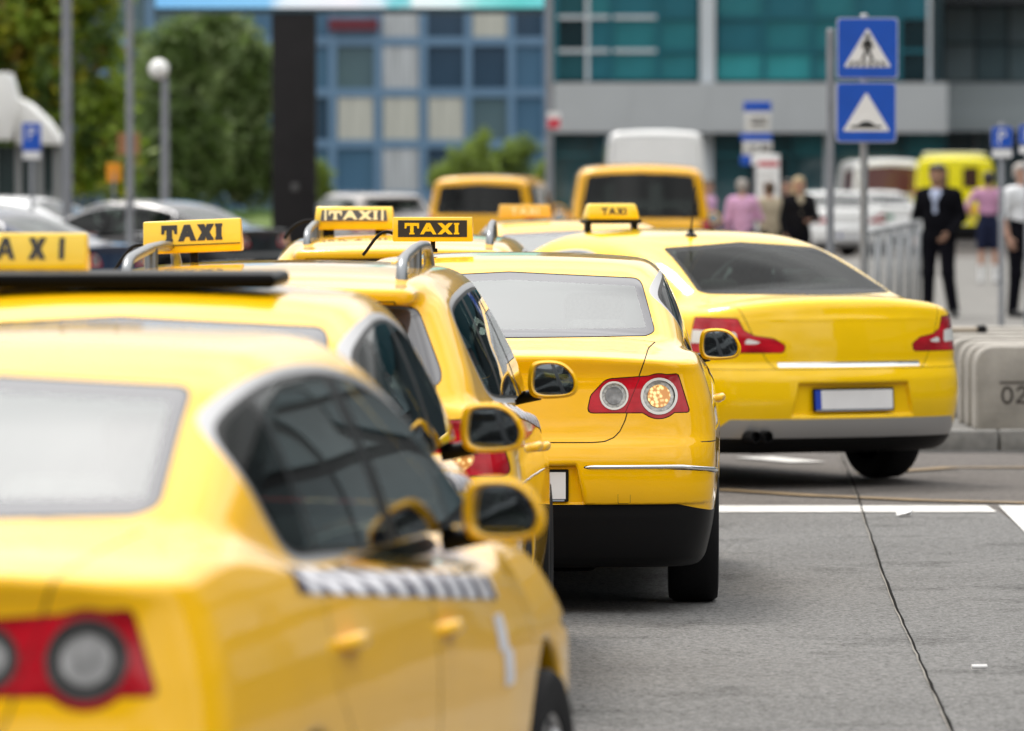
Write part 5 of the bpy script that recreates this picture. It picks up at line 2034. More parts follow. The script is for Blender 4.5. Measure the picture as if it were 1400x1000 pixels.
G1 = leafm('leaf_green', (.13, .18, .018)); G2 = leafm('leaf_dark', (.055, .09, .018)); G3 = leafm('leaf_yellow', (.24, .235, .015)); G4 = leafm('leaf_rust', (.15, .10, .014))
G5 = leafm('leaf_blue_green', (.085, .125, .04)); G6 = leafm('leaf_lime', (.13, .18, .03)); G7 = leafm('leaf_grey_green', (.13, .17, .065))
tree(30, 140, [(20, 30, 80, 75), (-40, 90, 80, 80), (60, 105, 60, 70), (105, 40, 55, 70), (130, 150, 42, 70), (30, 180, 60, 60), (110, -50, 80, 60), (0, -50, 90, 60), (150, 215, 36, 50), (80, 235, 60, 34)],
     11000, .14, [(G1, .50), (G2, .22), (G3, .22), (G4, .06)], 'big leafy tree with yellowing leaves behind the kiosk at the left', .16)
tree(262, 168, [(240, 90, 46, 60), (225, 170, 48, 70), (265, 200, 48, 60), (285, 60, 38, 45), (232, 245, 55, 35)], 9000, .13, [(G5, .45), (G2, .25), (G7, .3)], 'dark drooping tree behind the globe street lamp', .14)
tree(325, 172, [(320, 100, 44, 70), (335, 170, 42, 70), (310, 225, 50, 50), (350, 235, 36, 40), (300, 45, 34, 34)], 9000, .13, [(G5, .5), (G2, .2), (G7, .3)], 'dark green drooping tree beside the billboard column', .14)
tree(180, 185, [(170, 190, 40, 60), (190, 110, 32, 60), (160, 245, 50, 34)], 6000, .085, [(G2, .5), (G5, .3), (G1, .2)], 'shaded tree behind the thin lamp pole', .12)
tree(642, 205, [(645, 225, 36, 26), (655, 200, 18, 18), (625, 245, 40, 20)], 5000, .07, [(G6, .6), (G1, .3), (G7, .1)], 'light green bush in front of the blue office building', .06, name='shrub', cat='shrub')
tree(703, 208, [(700, 225, 32, 30), (712, 205, 20, 22), (690, 250, 40, 22)], 5000, .07, [(G1, .5), (G2, .3), (G5, .2)], 'mid green bush right of the light green one', .06, name='shrub', cat='shrub')
tree(748, 210, [(752, 245, 26, 26)], 2200, .07, [(G6, .4), (G1, .6)], 'small green bush at the foot of the lamp mast', .05, name='shrub', cat='shrub')
tree(440, 190, [(440, 255, 16, 34), (432, 235, 10, 20)], 1500, .06, [(G1, .7), (G6, .3)], 'narrow green bush at the right foot of the billboard column', .05, name='shrub', cat='shrub')
# grassy bank and clipped hedge behind the parked cars
bk = MB()
gx = np.linspace(-13, 2.5, 60)
vs, fs = [], []
for i, x in enumerate(gx):
    for (yy, zz) in ((134, 0), (136, .55), (139, .82 + .05 * math.sin(x * 2.1)), (150, .95), (165, .2)):
        vs.append((x, yy, zz + random.uniform(-.03, .03)))
    if i:
        for k in range(4):
            a = (i - 1) * 5 + k; fs.append((a, a + 5, a + 6, a + 1))
bk.add(vs, fs, True)
o = bk.build('grass_bank', mat('bank_grass', (.075, .12, .016), rough=.95, noise=.35, nscale=2.2)); o['kind'] = 'structure'
nb = 26000
P = np.stack([rng.uniform(-13, 2.5, nb), rng.uniform(134.6, 152, nb), np.zeros(nb)], 1)
P[:, 2] = np.interp(P[:, 1], [134, 136, 139, 150, 165], [0, .55, .82, .95, .2]) - .02
hgt = rng.uniform(.06, .16, nb); an = rng.uniform(0, math.pi, nb); ln = rng.normal(0, .04, (nb, 2))
V = np.stack([P + np.stack([np.cos(an) * .012, np.sin(an) * .012, 0 * an], 1), P - np.stack([np.cos(an) * .012, np.sin(an) * .012, 0 * an], 1), P + np.stack([ln[:, 0], ln[:, 1], hgt], 1)], 1).reshape(-1, 3)
me = np_mesh('grass', V, np.arange(nb * 3).reshape(-1, 3)); o = link('grass', me, None, mat('grass_blade', (.085, .15, .02), rough=.8, noise=.3, nscale=1)); o['kind'] = 'stuff'
wb = MB(); wb.box((at(395, 240, 133).x, 133, .28), (3.4, .3, .56)); o = wb.build('low_wall', mat('low_wall_brown', (.17, .12, .07), rough=.9, noise=.2, nscale=4), bevel=.02)
tag(o, 'low brown wall in front of the grass bank, right of the parked cars', 'wall')

# ---- white roofed kiosk at the left edge
kY = 112.0
s_ = FPX / kY
c = at(20, 240, kY)
kk = empty('kiosk', (c.x, kY, 0))
tag(kk, 'dark glazed kiosk under two white peaked canopies at the left edge', 'kiosk')
X = lambda px: (px - 20) / s_
Zz = lambda py: CAM_H - (py - YH) / s_
CANV = mat('white_canopy', (.70, .70, .68), rough=.6, noise=.06, nscale=3)
b = MB(); b.prism([(X(-40), Zz(192)), (X(-12), Zz(100)), (X(14), Zz(100)), (X(28), Zz(150)), (X(20), Zz(192))], 'y', -.6, .9); b.build('canopy', CANV, kk, bevel=.02)
b = MB(); b.prism([(X(24), Zz(134)), (X(40), Zz(142)), (X(64), Zz(164)), (X(88), Zz(198)), (X(24), Zz(198))], 'y', -.4, 1.2); b.build('canopy', CANV, kk, bevel=.02)
for i, px in enumerate((-38, -8, 26, 55, 78)):
    block('frame_post', kk, X(px) - .05, X(px) + .05, -.1, .05, 0, Zz(199), mat('kiosk_frame', (.22, .23, .23), rough=.5))
for a, b_ in ((-38, -8), (-8, 26), (26, 55), (55, 78)):
    block('window_pane', kk, X(a) + .05, X(b_) - .05, .0, .04, .9, Zz(200), fglass('kiosk_pane', (.03, .045, .045)))
    block('wall_panel', kk, X(a) + .05, X(b_) - .05, -.02, .04, 0, .89, mat('kiosk_panel', (.13, .14, .13), rough=.6))
block('back_wall', kk, X(-38), X(78), 1.1, 1.2, 0, Zz(200), mat('kiosk_back', (.06, .07, .07), rough=.7))

# unseen car park added behind the camera to block low sky; mirrors reflect it
cp = empty('unseen_car_park', (0, -32, 0))
tag(cp, 'unseen grey car park added to block low sky, showing only in mirrors and lacquer', 'building')
CPW = mat('sky_blocker_concrete', (.17, .175, .18), rough=.85, noise=.15, nscale=.6)
block('back_wall', cp, -55, 55, -20, -6, 0, 15, mat('sky_blocker_dark', (.02, .02, .022), rough=.9))
for j in range(5):
    block('parapet', cp, -55, 55, -.6, 0, 1.9 + j * 3.0, 3.1 + j * 3.0, CPW)
for i in range(14):
    block('pillar', cp, -55 + i * 8.4, -54.3 + i * 8.4, -1.4, -.62, 0, 15, CPW)
# ================================================================== THE VEHICLES
def yaw_loc(o, x, y, deg, z=0.0):
    """deg > 0 turns the nose to the right."""
    o.location = (x, y, z)
    o.rotation_euler = (0, 0, -R(deg))


def override(root, names, m, table=None, side=None):
    """Give the named parts of one car (shared meshes) a material of their own."""
    def walk(o):
        for c in table.get(o.name, []):
            nm = c.name.split('.')[0]
            if nm in names and (side is None or side(c)):
                c.material_slots[0].link = 'OBJECT'
                c.material_slots[0].material = m
            walk(c)
    walk(root)


def child_table():
    t = {}
    for c in C.objects:
        if c.parent is not None:
            t.setdefault(c.parent.name, []).append(c)
    return t


def on_car(car, x, y, z):
    """Local car coordinates to world."""
    a = car.rotation_euler.z
    return Vector((car.location.x + x * math.cos(a) - y * math.sin(a), car.location.y + x * math.sin(a) + y * math.cos(a), z))


QG = 'yellow taxis queued in line'
saloon, _ = build_saloon()
yaw_loc(saloon, -.04, 27.0, 1.2)
taxi4 = saloon
taxi1 = copy_tree(saloon); yaw_loc(taxi1, -1.435, 12.2, 10.6)
taxi2 = copy_tree(saloon); yaw_loc(taxi2, -1.14, 16.55, 3.2)
taxi6 = copy_tree(saloon); yaw_loc(taxi6, .55, 48.5, -3)
estate, _ = build_estate()
taxi3 = estate; yaw_loc(taxi3, -.865, 21.85, 1.9)
taxi5 = copy_tree(estate); yaw_loc(taxi5, -.59, 33.3, 0.5)
fast, _ = build_fastback()
yaw_loc(fast, 1.995, 38.1, -27.5)
tag(taxi1, 'blurred yellow saloon taxi in the near left corner with smoky round tail lamp', 'taxi', QG)
tag(taxi2, 'yellow saloon taxi with tilted black sunroof, second in the queue', 'taxi', QG)
tag(taxi3, 'yellow estate taxi with grey roof rails just left of the sharp saloon', 'taxi', QG)
tag(taxi4, 'sharp yellow saloon taxi in the middle with lit round tail lamp', 'taxi', QG)
tag(taxi5, 'yellow estate taxi ahead of the sharp saloon, only its roof and rails showing', 'taxi', QG)
tag(taxi6, 'blurred yellow taxi roof between the two yellow vans', 'taxi', QG)
tag(fast, 'yellow fastback taxi turned left with blank number plate and silver diffuser', 'taxi', QG)
tbl = child_table()
override(taxi4, ('lamp_bulb',), AMBER, tbl, side=lambda c: c.data.vertices[0].co.x > .5)
override(taxi1, ('lamp_ring',), SMOKE, tbl)
override(taxi1, ('lamp_lens',), mat('dark_smoked_lens', (.07, .07, .07), rough=.25, metal=.4, coat=1.0, noise=.3, nscale=30), tbl)
override(taxi1, ('lamp_bulb',), mat('pale_grey_bulb', (.34, .34, .34), rough=.25, metal=.3, coat=1.0, noise=.5, nscale=22), tbl)

# tilted sunroof of the second taxi
taxi2.scale = (1, 1, 1.022)
taxi1.scale = (.978, 1, 1.010)
sr = MB()
sr.rbox((0, 0, 0), (.92, .46, .040), .018, 4)
so = sr.build('sunroof', mat('sunroof_black', (.004, .004, .004), rough=.35, ior=1.12), taxi2)
so.location = (-.06, 1.82, 1.488); so.rotation_euler = (R(.6), 0, 0)


# ---- roof signs (magnetic: each its own thing)
def cable(root, pts, r=.006):
    b = MB(); b.tube(pts, r, n=8); b.build('cable', RUB, root)


def bez(p0, p1, p2, p3, n=14):
    return [tuple((1 - t) ** 3 * Vector(p0) + 3 * (1 - t) ** 2 * t * Vector(p1) + 3 * (1 - t) * t * t * Vector(p2) + t ** 3 * Vector(p3)) for t in np.linspace(0, 1, n)]


SG = 'TAXI roof signs'
# second taxi: black letters, wide spaced
c = at(24, 345, 18.75)
s = empty('taxi_sign', (c.x, 18.75, at(0, 373, 18.75).z), R(-4))
tag(s, 'yellow roof sign with thin black wide spaced letters, cut off by the left edge', 'taxi sign', SG)
prism_sign(s, [(-.05, 0), (.05, 0), (.05, .025), (.022, .113), (-.022, .113), (-.05, .025)], .405, SIGNY, taper=.012)
letters(s, .285, .064, TEXB, face_matrix(-.0505, .025, -.0225, .113), st=.23, gap=.50, widths=(.62, .74, .66, 0))
b = MB(); b.rbox((0, 0, -.022), (.28, .07, .044), .01, 2); b.build('magnet_foot', PLA, s)
# estate: bold black letters
Y3 = 24.2
c = at(265, 340, Y3)
s = empty('taxi_sign', (c.x, Y3, at(0, 345.5, Y3).z), R(-3))
s.rotation_euler.y = R(-2.4)
tag(s, 'yellow roof sign with bold black letters on the estate taxi', 'taxi sign', SG)
prism_sign(s, [(-.05, 0), (.05, 0), (.052, .028), (.025, .120), (-.025, .120), (-.052, .028)], .362, SIGNY, taper=.008)
letters(s, .225, .062, TEXB, face_matrix(-.0525, .028, -.0255, .118), st=.33, slab=.05, gap=.06)
b = MB(); b.box((0, -.0535, .029), (.355, .004, .003)); b.build('seam', TEXB, s)
b = MB(); b.tube([(0, 0, 0), (0, 0, -.05)], .016, n=10); b.lathe([(.03, -.05), (.03, -.04)], n=12); b.build('magnet_foot', PLA, s)
cable(s, bez((-.17, .01, .03), (-.24, .01, .06), (-.27, 0, -.03), (-.30, 0, -.055)))
# sharp saloon: yellow letters on a dark panel
Y4 = 29.0
c = at(592, 330, Y4)
s = empty('taxi_sign', (c.x, Y4, at(0, 330.5, Y4).z), R(-2))
tag(s, 'yellow roof sign with yellow letters on a dark panel on the sharp saloon', 'taxi sign', SG)
prism_sign(s, [(-.045, 0), (.045, 0), (.04, .108), (-.04, .108)], .352, SIGNY, taper=.006)
b = MB(); M_ = face_matrix(-.0455, 0, -.0405, .108)
b.add([M_ @ Vector(q) for q in [(x, yy, z) for yy in (-.002, .001) for x, z in ((-.152, -.034), (.152, -.034), (.152, .040), (-.152, .040))]],
      [(0, 1, 2, 3), (7, 6, 5, 4), (0, 4, 5, 1), (1, 5, 6, 2), (2, 6, 7, 3), (3, 7, 4, 0)])
b.build('dark_panel', TEXB, s)
letters(s, .245, .050, SIGNY, M_ @ Matrix.Translation((0, -.002, .003)), st=.30, slab=.06, gap=.07)
b = MB(); b.tube([(-.0, 0, 0), (0, 0, -.035)], .011, n=10); b.lathe([(.02, -.047), (.02, -.030)], n=12); b.build('magnet_foot', PLA, s)
cable(s, bez((-.175, .0, .035), (-.24, 0, .07), (-.27, 0, -.02), (-.31, 0, -.06)), .007)
# taxi ahead: round topped sign
Y5 = 35.2
c = at(485, 300, Y5)
s = empty('taxi_sign', (c.x, Y5, at(0, 314.5, Y5).z), R(-2))
tag(s, 'round topped yellow roof sign with pale letters and dark end bars on the taxi ahead', 'taxi sign', SG)
prism_sign(s, [(-.06, 0), (.06, 0), (.062, .05), (.05, .09), (.02, .125), (-.02, .125), (-.05, .09), (-.062, .05)], .43, SIGNY, taper=.05, bevel=.008)
M_ = face_matrix(-.0625, .05, -.05, .10)
PALE = mat('sign_pale_letter', (.86, .80, .50), rough=.4)
b = MB()
b.add([M_ @ Vector(q) for q in [(x, yy, z) for yy in (-.011, .004) for x, z in ((-.178, -.028), (.178, -.028), (.172, .030), (-.172, .030))]],
      [(0, 1, 2, 3), (7, 6, 5, 4), (0, 4, 5, 1), (1, 5, 6, 2), (2, 6, 7, 3), (3, 7, 4, 0)])
b.build('dark_panel', mat('sign_dim_panel', (.07, .07, .08), rough=.4), s)
letters(s, .27, .050, PALE, M_ @ Matrix.Translation((0, -.011, .001)), st=.34, slab=.05, gap=.05)
for x in (-.152, .152):
    b = MB(); b.add([M_ @ Vector(q) for q in [(x + dx, yy, z) for yy in (-.013, -.010) for dx, z in ((-.006, -.028), (.006, -.028), (.006, .030), (-.006, .030))]],
                    [(0, 1, 2, 3), (7, 6, 5, 4), (0, 4, 5, 1), (1, 5, 6, 2), (2, 6, 7, 3), (3, 7, 4, 0)])
    b.build('end_bar', PALE, s)
b = MB(); b.rbox((.14, 0, -.02), (.06, .06, .05), .01, 2); b.rbox((-.14, 0, -.02), (.06, .06, .05), .01, 2); b.build('magnet_foot', PLA, s)
cable(s, bez((-.21, 0, .05), (-.30, 0, .06), (-.36, 0, .0), (-.375, 0, -.05)), .008)
# fastback: rounded sign on two feet
p = on_car(fast, -.31, 2.42, 1.49)
s = empty('taxi_sign', (p.x, p.y, 1.540), R(18))
tag(s, 'rounded yellow roof sign on two black feet on the turning taxi', 'taxi sign', SG)
prism_sign(s, [(-.06, 0), (.06, 0), (.056, .05), (.04, .098), (-.04, .098), (-.056, .05)], .34, SIGNY, taper=.12, bevel=.016)
letters(s, .16, .042, TEXB, face_matrix(-.0585, .02, -.048, .082), st=.24, gap=.14, depth=.005)
b = MB(); b.rbox((0, 0, -.012), (.36, .12, .024), .008, 2); b.build('sign_base', PLA, s)
for x in (-.15, .15):
    b = MB(); b.rbox((x, 0, -.045), (.035, .06, .06), .01, 2); b.build('foot', PLA, s)
# sixth taxi
p = on_car(taxi6, -.35, 2.0, 1.47)
s = empty('taxi_sign', (p.x, p.y, 1.485), R(3))
tag(s, 'blurred pale orange roof sign on the taxi between the two yellow vans', 'taxi sign', SG)
prism_sign(s, [(-.06, 0), (.06, 0), (.05, .10), (-.05, .10)], .40, mat('sign_orange', (.82, .47, .06), rough=.4), taper=.05)
letters(s, .22, .05, mat('sign_pale_letter', (.86, .80, .50)), face_matrix(-.0605, 0, -.0505, .10), st=.24, gap=.12)

# ---- taxis and vans farther on
vA = build_van('taxi_van', van_spec(4.4, 1.79, 1.82, 1.12, ry=.06), ORA, [(0, 1.66), (.66, 1.62), (.73, 1.17), (0, 1.17)],
               [[(.35, 1.18), (1.6, 1.18), (1.6, 1.62), (.42, 1.62)], [(1.7, 1.18), (2.8, 1.18), (2.7, 1.62), (1.7, 1.62)]], [(.75, .72), (.95, .72), (.95, 1.15), (.77, 1.15)])
q = at(655, 240, 108); yaw_loc(vA, q.x, 108, 7)
tag(vA, 'small orange yellow taxi van with a grey rear window, farthest in the lane', 'taxi van', 'yellow taxi vans')
vB = build_van('taxi_van', van_spec(4.9, 1.90, 1.97, 1.15, ry=.10), ORA, [(0, 1.84), (.70, 1.80), (.80, 1.24), (0, 1.24)],
               [[(.35, 1.22), (1.7, 1.22), (1.7, 1.78), (.42, 1.78)], [(1.8, 1.22), (3.0, 1.22), (2.9, 1.78), (1.8, 1.78)]], [(.80, .75), (1.0, .75), (.97, 1.22), (.82, 1.22)])
q = at(876, 240, 87.5); yaw_loc(vB, q.x, 87.5, 0)
tag(vB, 'tall yellow taxi van with a wide dark rear window before the white van', 'taxi van', 'yellow taxi vans')
vW = build_van('white_van', van_spec(5.9, 1.95, 2.68, 1.2, ry=.10), WHT, [(.12, 2.0), (.72, 1.95), (.78, 1.35), (.12, 1.35)], [], [(.82, .8), (1.0, .8), (.97, 1.2), (.84, 1.2)], split_win=True)
q = at(897, 240, 122); yaw_loc(vW, q.x, 122, 0)
tag(vW, 'white high roofed van rising behind the tall yellow taxi van', 'van')
vAm = build_van('ambulance', van_spec(5.6, 2.05, 2.30, 1.1, ry=.04, kc=.08), LEM, [(.18, 2.0), (.56, 2.0), (.56, 1.50), (.18, 1.50)],
                [[(.5, 1.5), (1.6, 1.5), (1.6, 2.0), (.5, 2.0)]], [(.90, .9), (1.05, .9), (1.05, 1.5), (.92, 1.5)], split_win=True, gate=True,
                glassm=mat('ambulance_window', (.05, .018, .008), rough=.15), bumper_m=PLA)
q = at(1306, 240, 160); yaw_loc(vAm, q.x, 160, 2, .0)
b = MB(); b.box((0, 1.0, 2.32), (1.5, 1.0, .10)); b.build('roof_light_bar', mat('light_bar_cream', (.7, .7, .55), rough=.4), vAm, bevel=.03)
b = MB(); b.box((0, .02, .98), (1.85, .012, .10)); b.build('warning_band', mat('warning_orange', (.75, .30, .02), rough=.4), vAm)
tag(vAm, 'bright lemon yellow ambulance with two dark rear windows', 'ambulance')
WB = build_van('white_van', van_spec(5.2, 1.95, 2.25, 1.15, ry=.08), WHT, [(0, 2.05), (.72, 2.0), (.80, 1.35), (0, 1.35)], [[(.4, 1.3), (2.4, 1.3), (2.4, 1.95), (.45, 1.95)]], [(.82, .8), (1.0, .8), (.97, 1.2), (.84, 1.2)],
               glassm=mat('reddish_window', (.10, .035, .035), rough=.15))
q = at(1218, 240, 166); yaw_loc(WB, q.x, 166, -4)
tag(WB, 'white minibus with a reddish rear window left of the ambulance', 'minibus')

tbl = child_table()
PAINTS = ('body', 'boot_lid', 'rear_bumper', 'front_door', 'rear_door', 'mirror', 'door_handle', 'tow_cover', 'tailgate')


def parked(src, px, Y, deg, m, label, group=None, glassm=None, name='parked_car', cat='car', strip=True):
    o = copy_tree(src)
    o.name = name
    t = child_table()
    if strip:
        drop = []
        def walk(q):
            for c in t.get(q.name, []):
                if c.name.split('.')[0] in ('checker_stripe', 'stripe_block', 'door_sticker', 'roof_rail', 'antenna'):
                    drop.append(c)
                walk(c)
        walk(o)
        for c in drop: bpy.data.objects.remove(c)
        t = child_table()
    override(o, PAINTS, m, t)
    if glassm: override(o, ('rear_window',), glassm, t)
    q = at(px, 240, Y)
    yaw_loc(o, q.x, Y, deg)
    tag(o, label, cat, group)
    return o


PG = 'cars parked behind the taxis'
parked(saloon, 172, 70, -62, BLU, 'dark blue saloon parked behind the estate taxi sign at the left', PG, GLASS_D)
parked(saloon, 368, 91, -58, BLK, 'black saloon parked left of the round topped roof sign', PG, GLASS_D)
parked(saloon, 30, 76, -64, SIL, 'silver saloon parked at the left edge behind the near taxis', PG, GLASS_D)
parked(fast, 165, 104, -60, SIL, 'silver saloon parked farther back under the thin lamp pole', PG, GLASS_D)
parked(estate, 548, 120, -20, mat('champagne_paint', (.36, .33, .31), rough=.3, coat=1.0), 'pale grey estate car standing in front of the blue office building', PG, GLASS_D)
parked(fast, 1163, 142, -10, WHT, 'white saloon standing left of the blue square signs post', 'white cars by the terminal', GLASS_D)
wc_ = parked(saloon, 1226, 150, -14, WHT, 'white saloon with green marks between the sign post and the man in black', 'white cars by the terminal', GLASS_D)
for (x, z) in ((-.2, .86), (.25, .55)):
    b = MB(); b.box((x, -.0, z), (.26, .012, .10)); o = b.build('green_mark', mat('green_mark', (.02, .22, .12), rough=.4), wc_)
    o.location.y = .05
# ================================================================== THE PEOPLE
SKIN = mat('skin', (.42, .24, .17), rough=.55, noise=.08, nscale=12)
SKIN2 = mat('skin_tan', (.30, .16, .10), rough=.55, noise=.08, nscale=12)
SHOE = mat('black_shoe', (.012, .012, .012), rough=.35)
SOCK = mat('white_sock', (.70, .70, .70), rough=.9)
EYE = mat('eye_dark', (.02, .015, .012), rough=.3)
LIP = mat('lip', (.30, .11, .09), rough=.5)


def cloth(name, col):
    return mat(name, col, rough=.95, ior=1.15, noise=.14, nscale=18, bump=.3, bscale=25)


def person(label, loc, rz, cl, pose=None, h=.014, scale=1.0, group=None, bare_arm=False, shorts=False, hair='short', skirt=False):
    """One continuous body from blended limb volumes; cl = dict(top, legs, hair, skin, shirt)."""
    J = dict(hipR=(.095, 0, .93), hipL=(-.095, 0, .93), kneeR=(.105, -.015, .50), kneeL=(-.105, -.015, .50), ankR=(.11, .03, .09), ankL=(-.11, .03, .09),
             toeR=(.135, -.15, .035), toeL=(-.135, -.15, .035), shR=(.185, .01, 1.44), shL=(-.185, .01, 1.44), elR=(.245, .04, 1.15), elL=(-.245, .04, 1.15),
             wrR=(.245, -.045, .92), wrL=(-.245, -.045, .92), neck=(0, .015, 1.50), head=(0, -.012, 1.655), pel=(0, 0, .97), waist=(0, 0, 1.13), chest=(0, .005, 1.33),
             handR=(.02, -.05, -1), handL=(-.02, -.05, -1))
    if pose: J.update(pose)
    J = {k: np.array(v, float) for k, v in J.items()}
    skin = cl.get('skin', SKIN)
    mats_ = [cl['top'], cl['legs'], skin, cl['hair'], cl.get('shoe', SHOE), cl.get('sock', cl['legs']), cl.get('shirt', cl['top']), EYE, LIP]
    TOP, LEG, SK, HR, SH, SO, SHI, EY, LP = range(9)
    jk = cl.get('loose', 0.0)
    bones = []
    def bone(a, b, ra, rb, mi, flat=1.0, k=.04):
        bones.append((np.array(J[a] if isinstance(a, str) else a, float), np.array(J[b] if isinstance(b, str) else b, float), ra, rb, mi, flat, k))
    bone('pel', 'waist', .150, .138 + jk, LEG if not jk else TOP, .68, .06)
    bone('waist', 'chest', .138 + jk, .158 + jk, TOP, .70, .06)
    bone(J['chest'] + [-.09, 0, .05], J['chest'] + [.09, 0, .05], .105 + jk * .6, .105 + jk * .6, TOP, .85, .06)
    bone(J['shL'] * .8 + J['neck'] * .2, J['shR'] * .8 + J['neck'] * .2, .065, .065, TOP, 1, .06)
    bone(J['neck'] - [0, 0, .05], J['head'] - [0, -.02, .06], .056, .052, SK, 1, .03)
    if 'shirt' in cl:
        bone(J['chest'] + [-.0, -.075, .11], J['chest'] + [0, -.095, -.09], .052, .030, SHI, 1, .015)
    for s in 'RL':
        sg = 1 if s == 'R' else -1
        if shorts:
            mid = J['hip' + s] * .25 + J['knee' + s] * .75
            bone('hip' + s, mid, .098, .088, LEG, 1, .05)
            bone(mid, 'knee' + s, .060, .054, SK, 1, .02)
            bone('knee' + s, J['knee' + s] * .55 + J['ank' + s] * .45, .053, .056, SK, 1, .02)
            bone(J['knee' + s] * .55 + J['ank' + s] * .45, 'ank' + s, .054, .040, SO, 1, .02)
        else:
            bone('hip' + s, 'knee' + s, .098, .072, LEG, 1, .05)
            bone('knee' + s, 'ank' + s, .070, .060, LEG, 1, .03)
        bone(J['ank' + s] + [0, .025, -.045], 'toe' + s, .044, .036, SH, 1, .03)
        up = TOP
        lo = SK if bare_arm else TOP
        bone('sh' + s, 'el' + s, .060 + jk * .5, .046 + jk * .4, up, 1, .035)
        if bare_arm:
            bone('el' + s, 'wr' + s, .042, .028, SK, 1, .02)
        else:
            bone('el' + s, 'wr' + s, .046 + jk * .4, .038 + jk * .3, lo, 1, .03)
    H = J['head']
    bone(H + [0, .015, .02], H + [0, -.01, -.045], .092, .070, SK, .96, .03)
    bone(H + [0, -.095, -.005], H + [0, -.108, -.025], .010, .014, SK, 1, .015)
    for sg in (-1, 1):
        bone(H + [sg * .083, .01, .015], H + [sg * .08, .01, -.025], .014, .010, SK, .8, .01)
        bone(H + [sg * .032, -.086, .015], H + [sg * .036, -.086, .015], .009, .009, EY, 1, .004)
    bone(H + [-.018, -.086, -.062], H + [.018, -.086, -.062], .006, .006, LP, 1, .004)
    bone(H + [0, .035, .045], H + [0, .045, .0], .093, .086, HR, .98, .015)
    bone(H + [-.04, -.03, .085], H + [.04, -.03, .085], .038, .038, HR, 1, .02)
    if hair == 'long':
        bone(H + [-.05, .04, .0], H + [-.06, .04, -.15], .058, .045, HR, .9, .03)
        bone(H + [.05, .04, .0], H + [.06, .04, -.15], .058, .045, HR, .9, .03)
    if skirt:
        bone('pel', J['pel'] - [0, 0, .4], .16, .19, LEG, .8, .04)

    def dist(b, x, y, z):
        A, B, ra, rb, mi, fl, k = b
        y = (y - A[1]) / fl + A[1]
        d = B - A
        t = np.clip(((x - A[0]) * d[0] + (y - A[1]) * d[1] + (z - A[2]) * d[2]) / max(1e-9, (d * d).sum()), 0, 1)
        return (np.sqrt((x - A[0] - t * d[0]) ** 2 + (y - A[1] - t * d[1]) ** 2 + (z - A[2] - t * d[2]) ** 2) - (ra + (rb - ra) * t)) * min(1, fl)

    def f(x, y, z):
        v = None
        for b in bones:
            d = dist(b, x, y, z)
            v = d if v is None else smin(v, d, b[6])
        return v

    allp = np.array([b[0] for b in bones] + [b[1] for b in bones])
    lo_, hi_ = allp.min(0) - .20, allp.max(0) + .20
    lo_[2] = -.03
    V, T = surface_nets(f, lo_, hi_, h)
    g = grad(f, V)
    a, b_, c_ = V[T[:, 0]], V[T[:, 1]], V[T[:, 2]]
    if (np.cross(b_ - a, c_ - a) * g[T[:, 0]]).sum() < 0: T = T[:, ::-1]
    cen = V[T].mean(1)
    D = np.stack([dist(b, cen[:, 0], cen[:, 1], cen[:, 2]) for b in bones], 1)
    MI = np.array([b[4] for b in bones])[D.argmin(1)]
    # hands: palm, four unequal bent fingers and a thumb leaving its side, finer grid, joined to the same mesh
    parts = [(V, T, MI)]
    for s in 'RL':
        sg = 1 if s == 'R' else -1
        w = J['wr' + s]; el = J['el' + s]
        d = w - el; d /= np.linalg.norm(d)
        side = np.array([0, -1.0, 0]) - d * (-d[1]); side /= np.linalg.norm(side)       # thumb side: forward
        nrm = np.cross(d, side) * sg
        nrm /= np.linalg.norm(nrm)
        if nrm[0] * sg > 0: nrm = -nrm                                                   # palm towards the body
        hb = []
        P = lambda u, v_, n_: w + d * u + side * v_ + nrm * n_
        for v_ in (-.026, -.009, .009, .026):
            hb.append((P(-.01, v_ * .7, 0), P(.080, v_, .004), .017, .012))
        for v_, ln in ((-.030, .058), (-.010, .074), (.011, .080), (.030, .072)):
            k1, k2, k3 = P(.082, v_, .004), P(.082 + ln * .45, v_ * 1.05, .012), P(.082 + ln * .72, v_ * 1.02, .028)
            k4 = P(.082 + ln * .85, v_, .046)
            hb += [(k1, k2, .0098, .0090), (k2, k3, .0090, .0084), (k3, k4, .0084, .0072)]
        t1, t2, t3 = P(.018, .024, .008), P(.050, .052, .022), P(.078, .060, .034)
        hb += [(t1, t2, .014, .0110), (t2, t3, .0108, .0085)]
        def fh(x, y, z):
            v = None
            for A, B, ra, rb in hb:
                dd_ = B - A
                t = np.clip(((x - A[0]) * dd_[0] + (y - A[1]) * dd_[1] + (z - A[2]) * dd_[2]) / max(1e-9, (dd_ * dd_).sum()), 0, 1)
                q = np.sqrt((x - A[0] - t * dd_[0]) ** 2 + (y - A[1] - t * dd_[1]) ** 2 + (z - A[2] - t * dd_[2]) ** 2) - (ra + (rb - ra) * t)
                v = q if v is None else smin(v, q, .006)
            return v
        hp = np.array([x_ for q in hb for x_ in q[:2]])
        hv, ht = surface_nets(fh, hp.min(0) - .03, hp.max(0) + .03, .0055)
        gg = grad(fh, hv)
        a, b_, c_ = hv[ht[:, 0]], hv[ht[:, 1]], hv[ht[:, 2]]
        if (np.cross(b_ - a, c_ - a) * gg[ht[:, 0]]).sum() < 0: ht = ht[:, ::-1]
        parts.append((hv, ht, np.full(len(ht), SK)))
    off = 0
    VV, TT, MM = [], [], []
    for v_, t_, m_ in parts:
        VV.append(v_); TT.append(t_ + off); MM.append(m_); off += len(v_)
    me = np_mesh('person', np.concatenate(VV) * scale, np.concatenate(TT))
    for m_ in mats_: me.materials.append(m_)
    me.polygons.foreach_set('material_index', np.concatenate(MM).astype(np.int32))
    me.update()
    o = link('person', me)
    o.location = loc
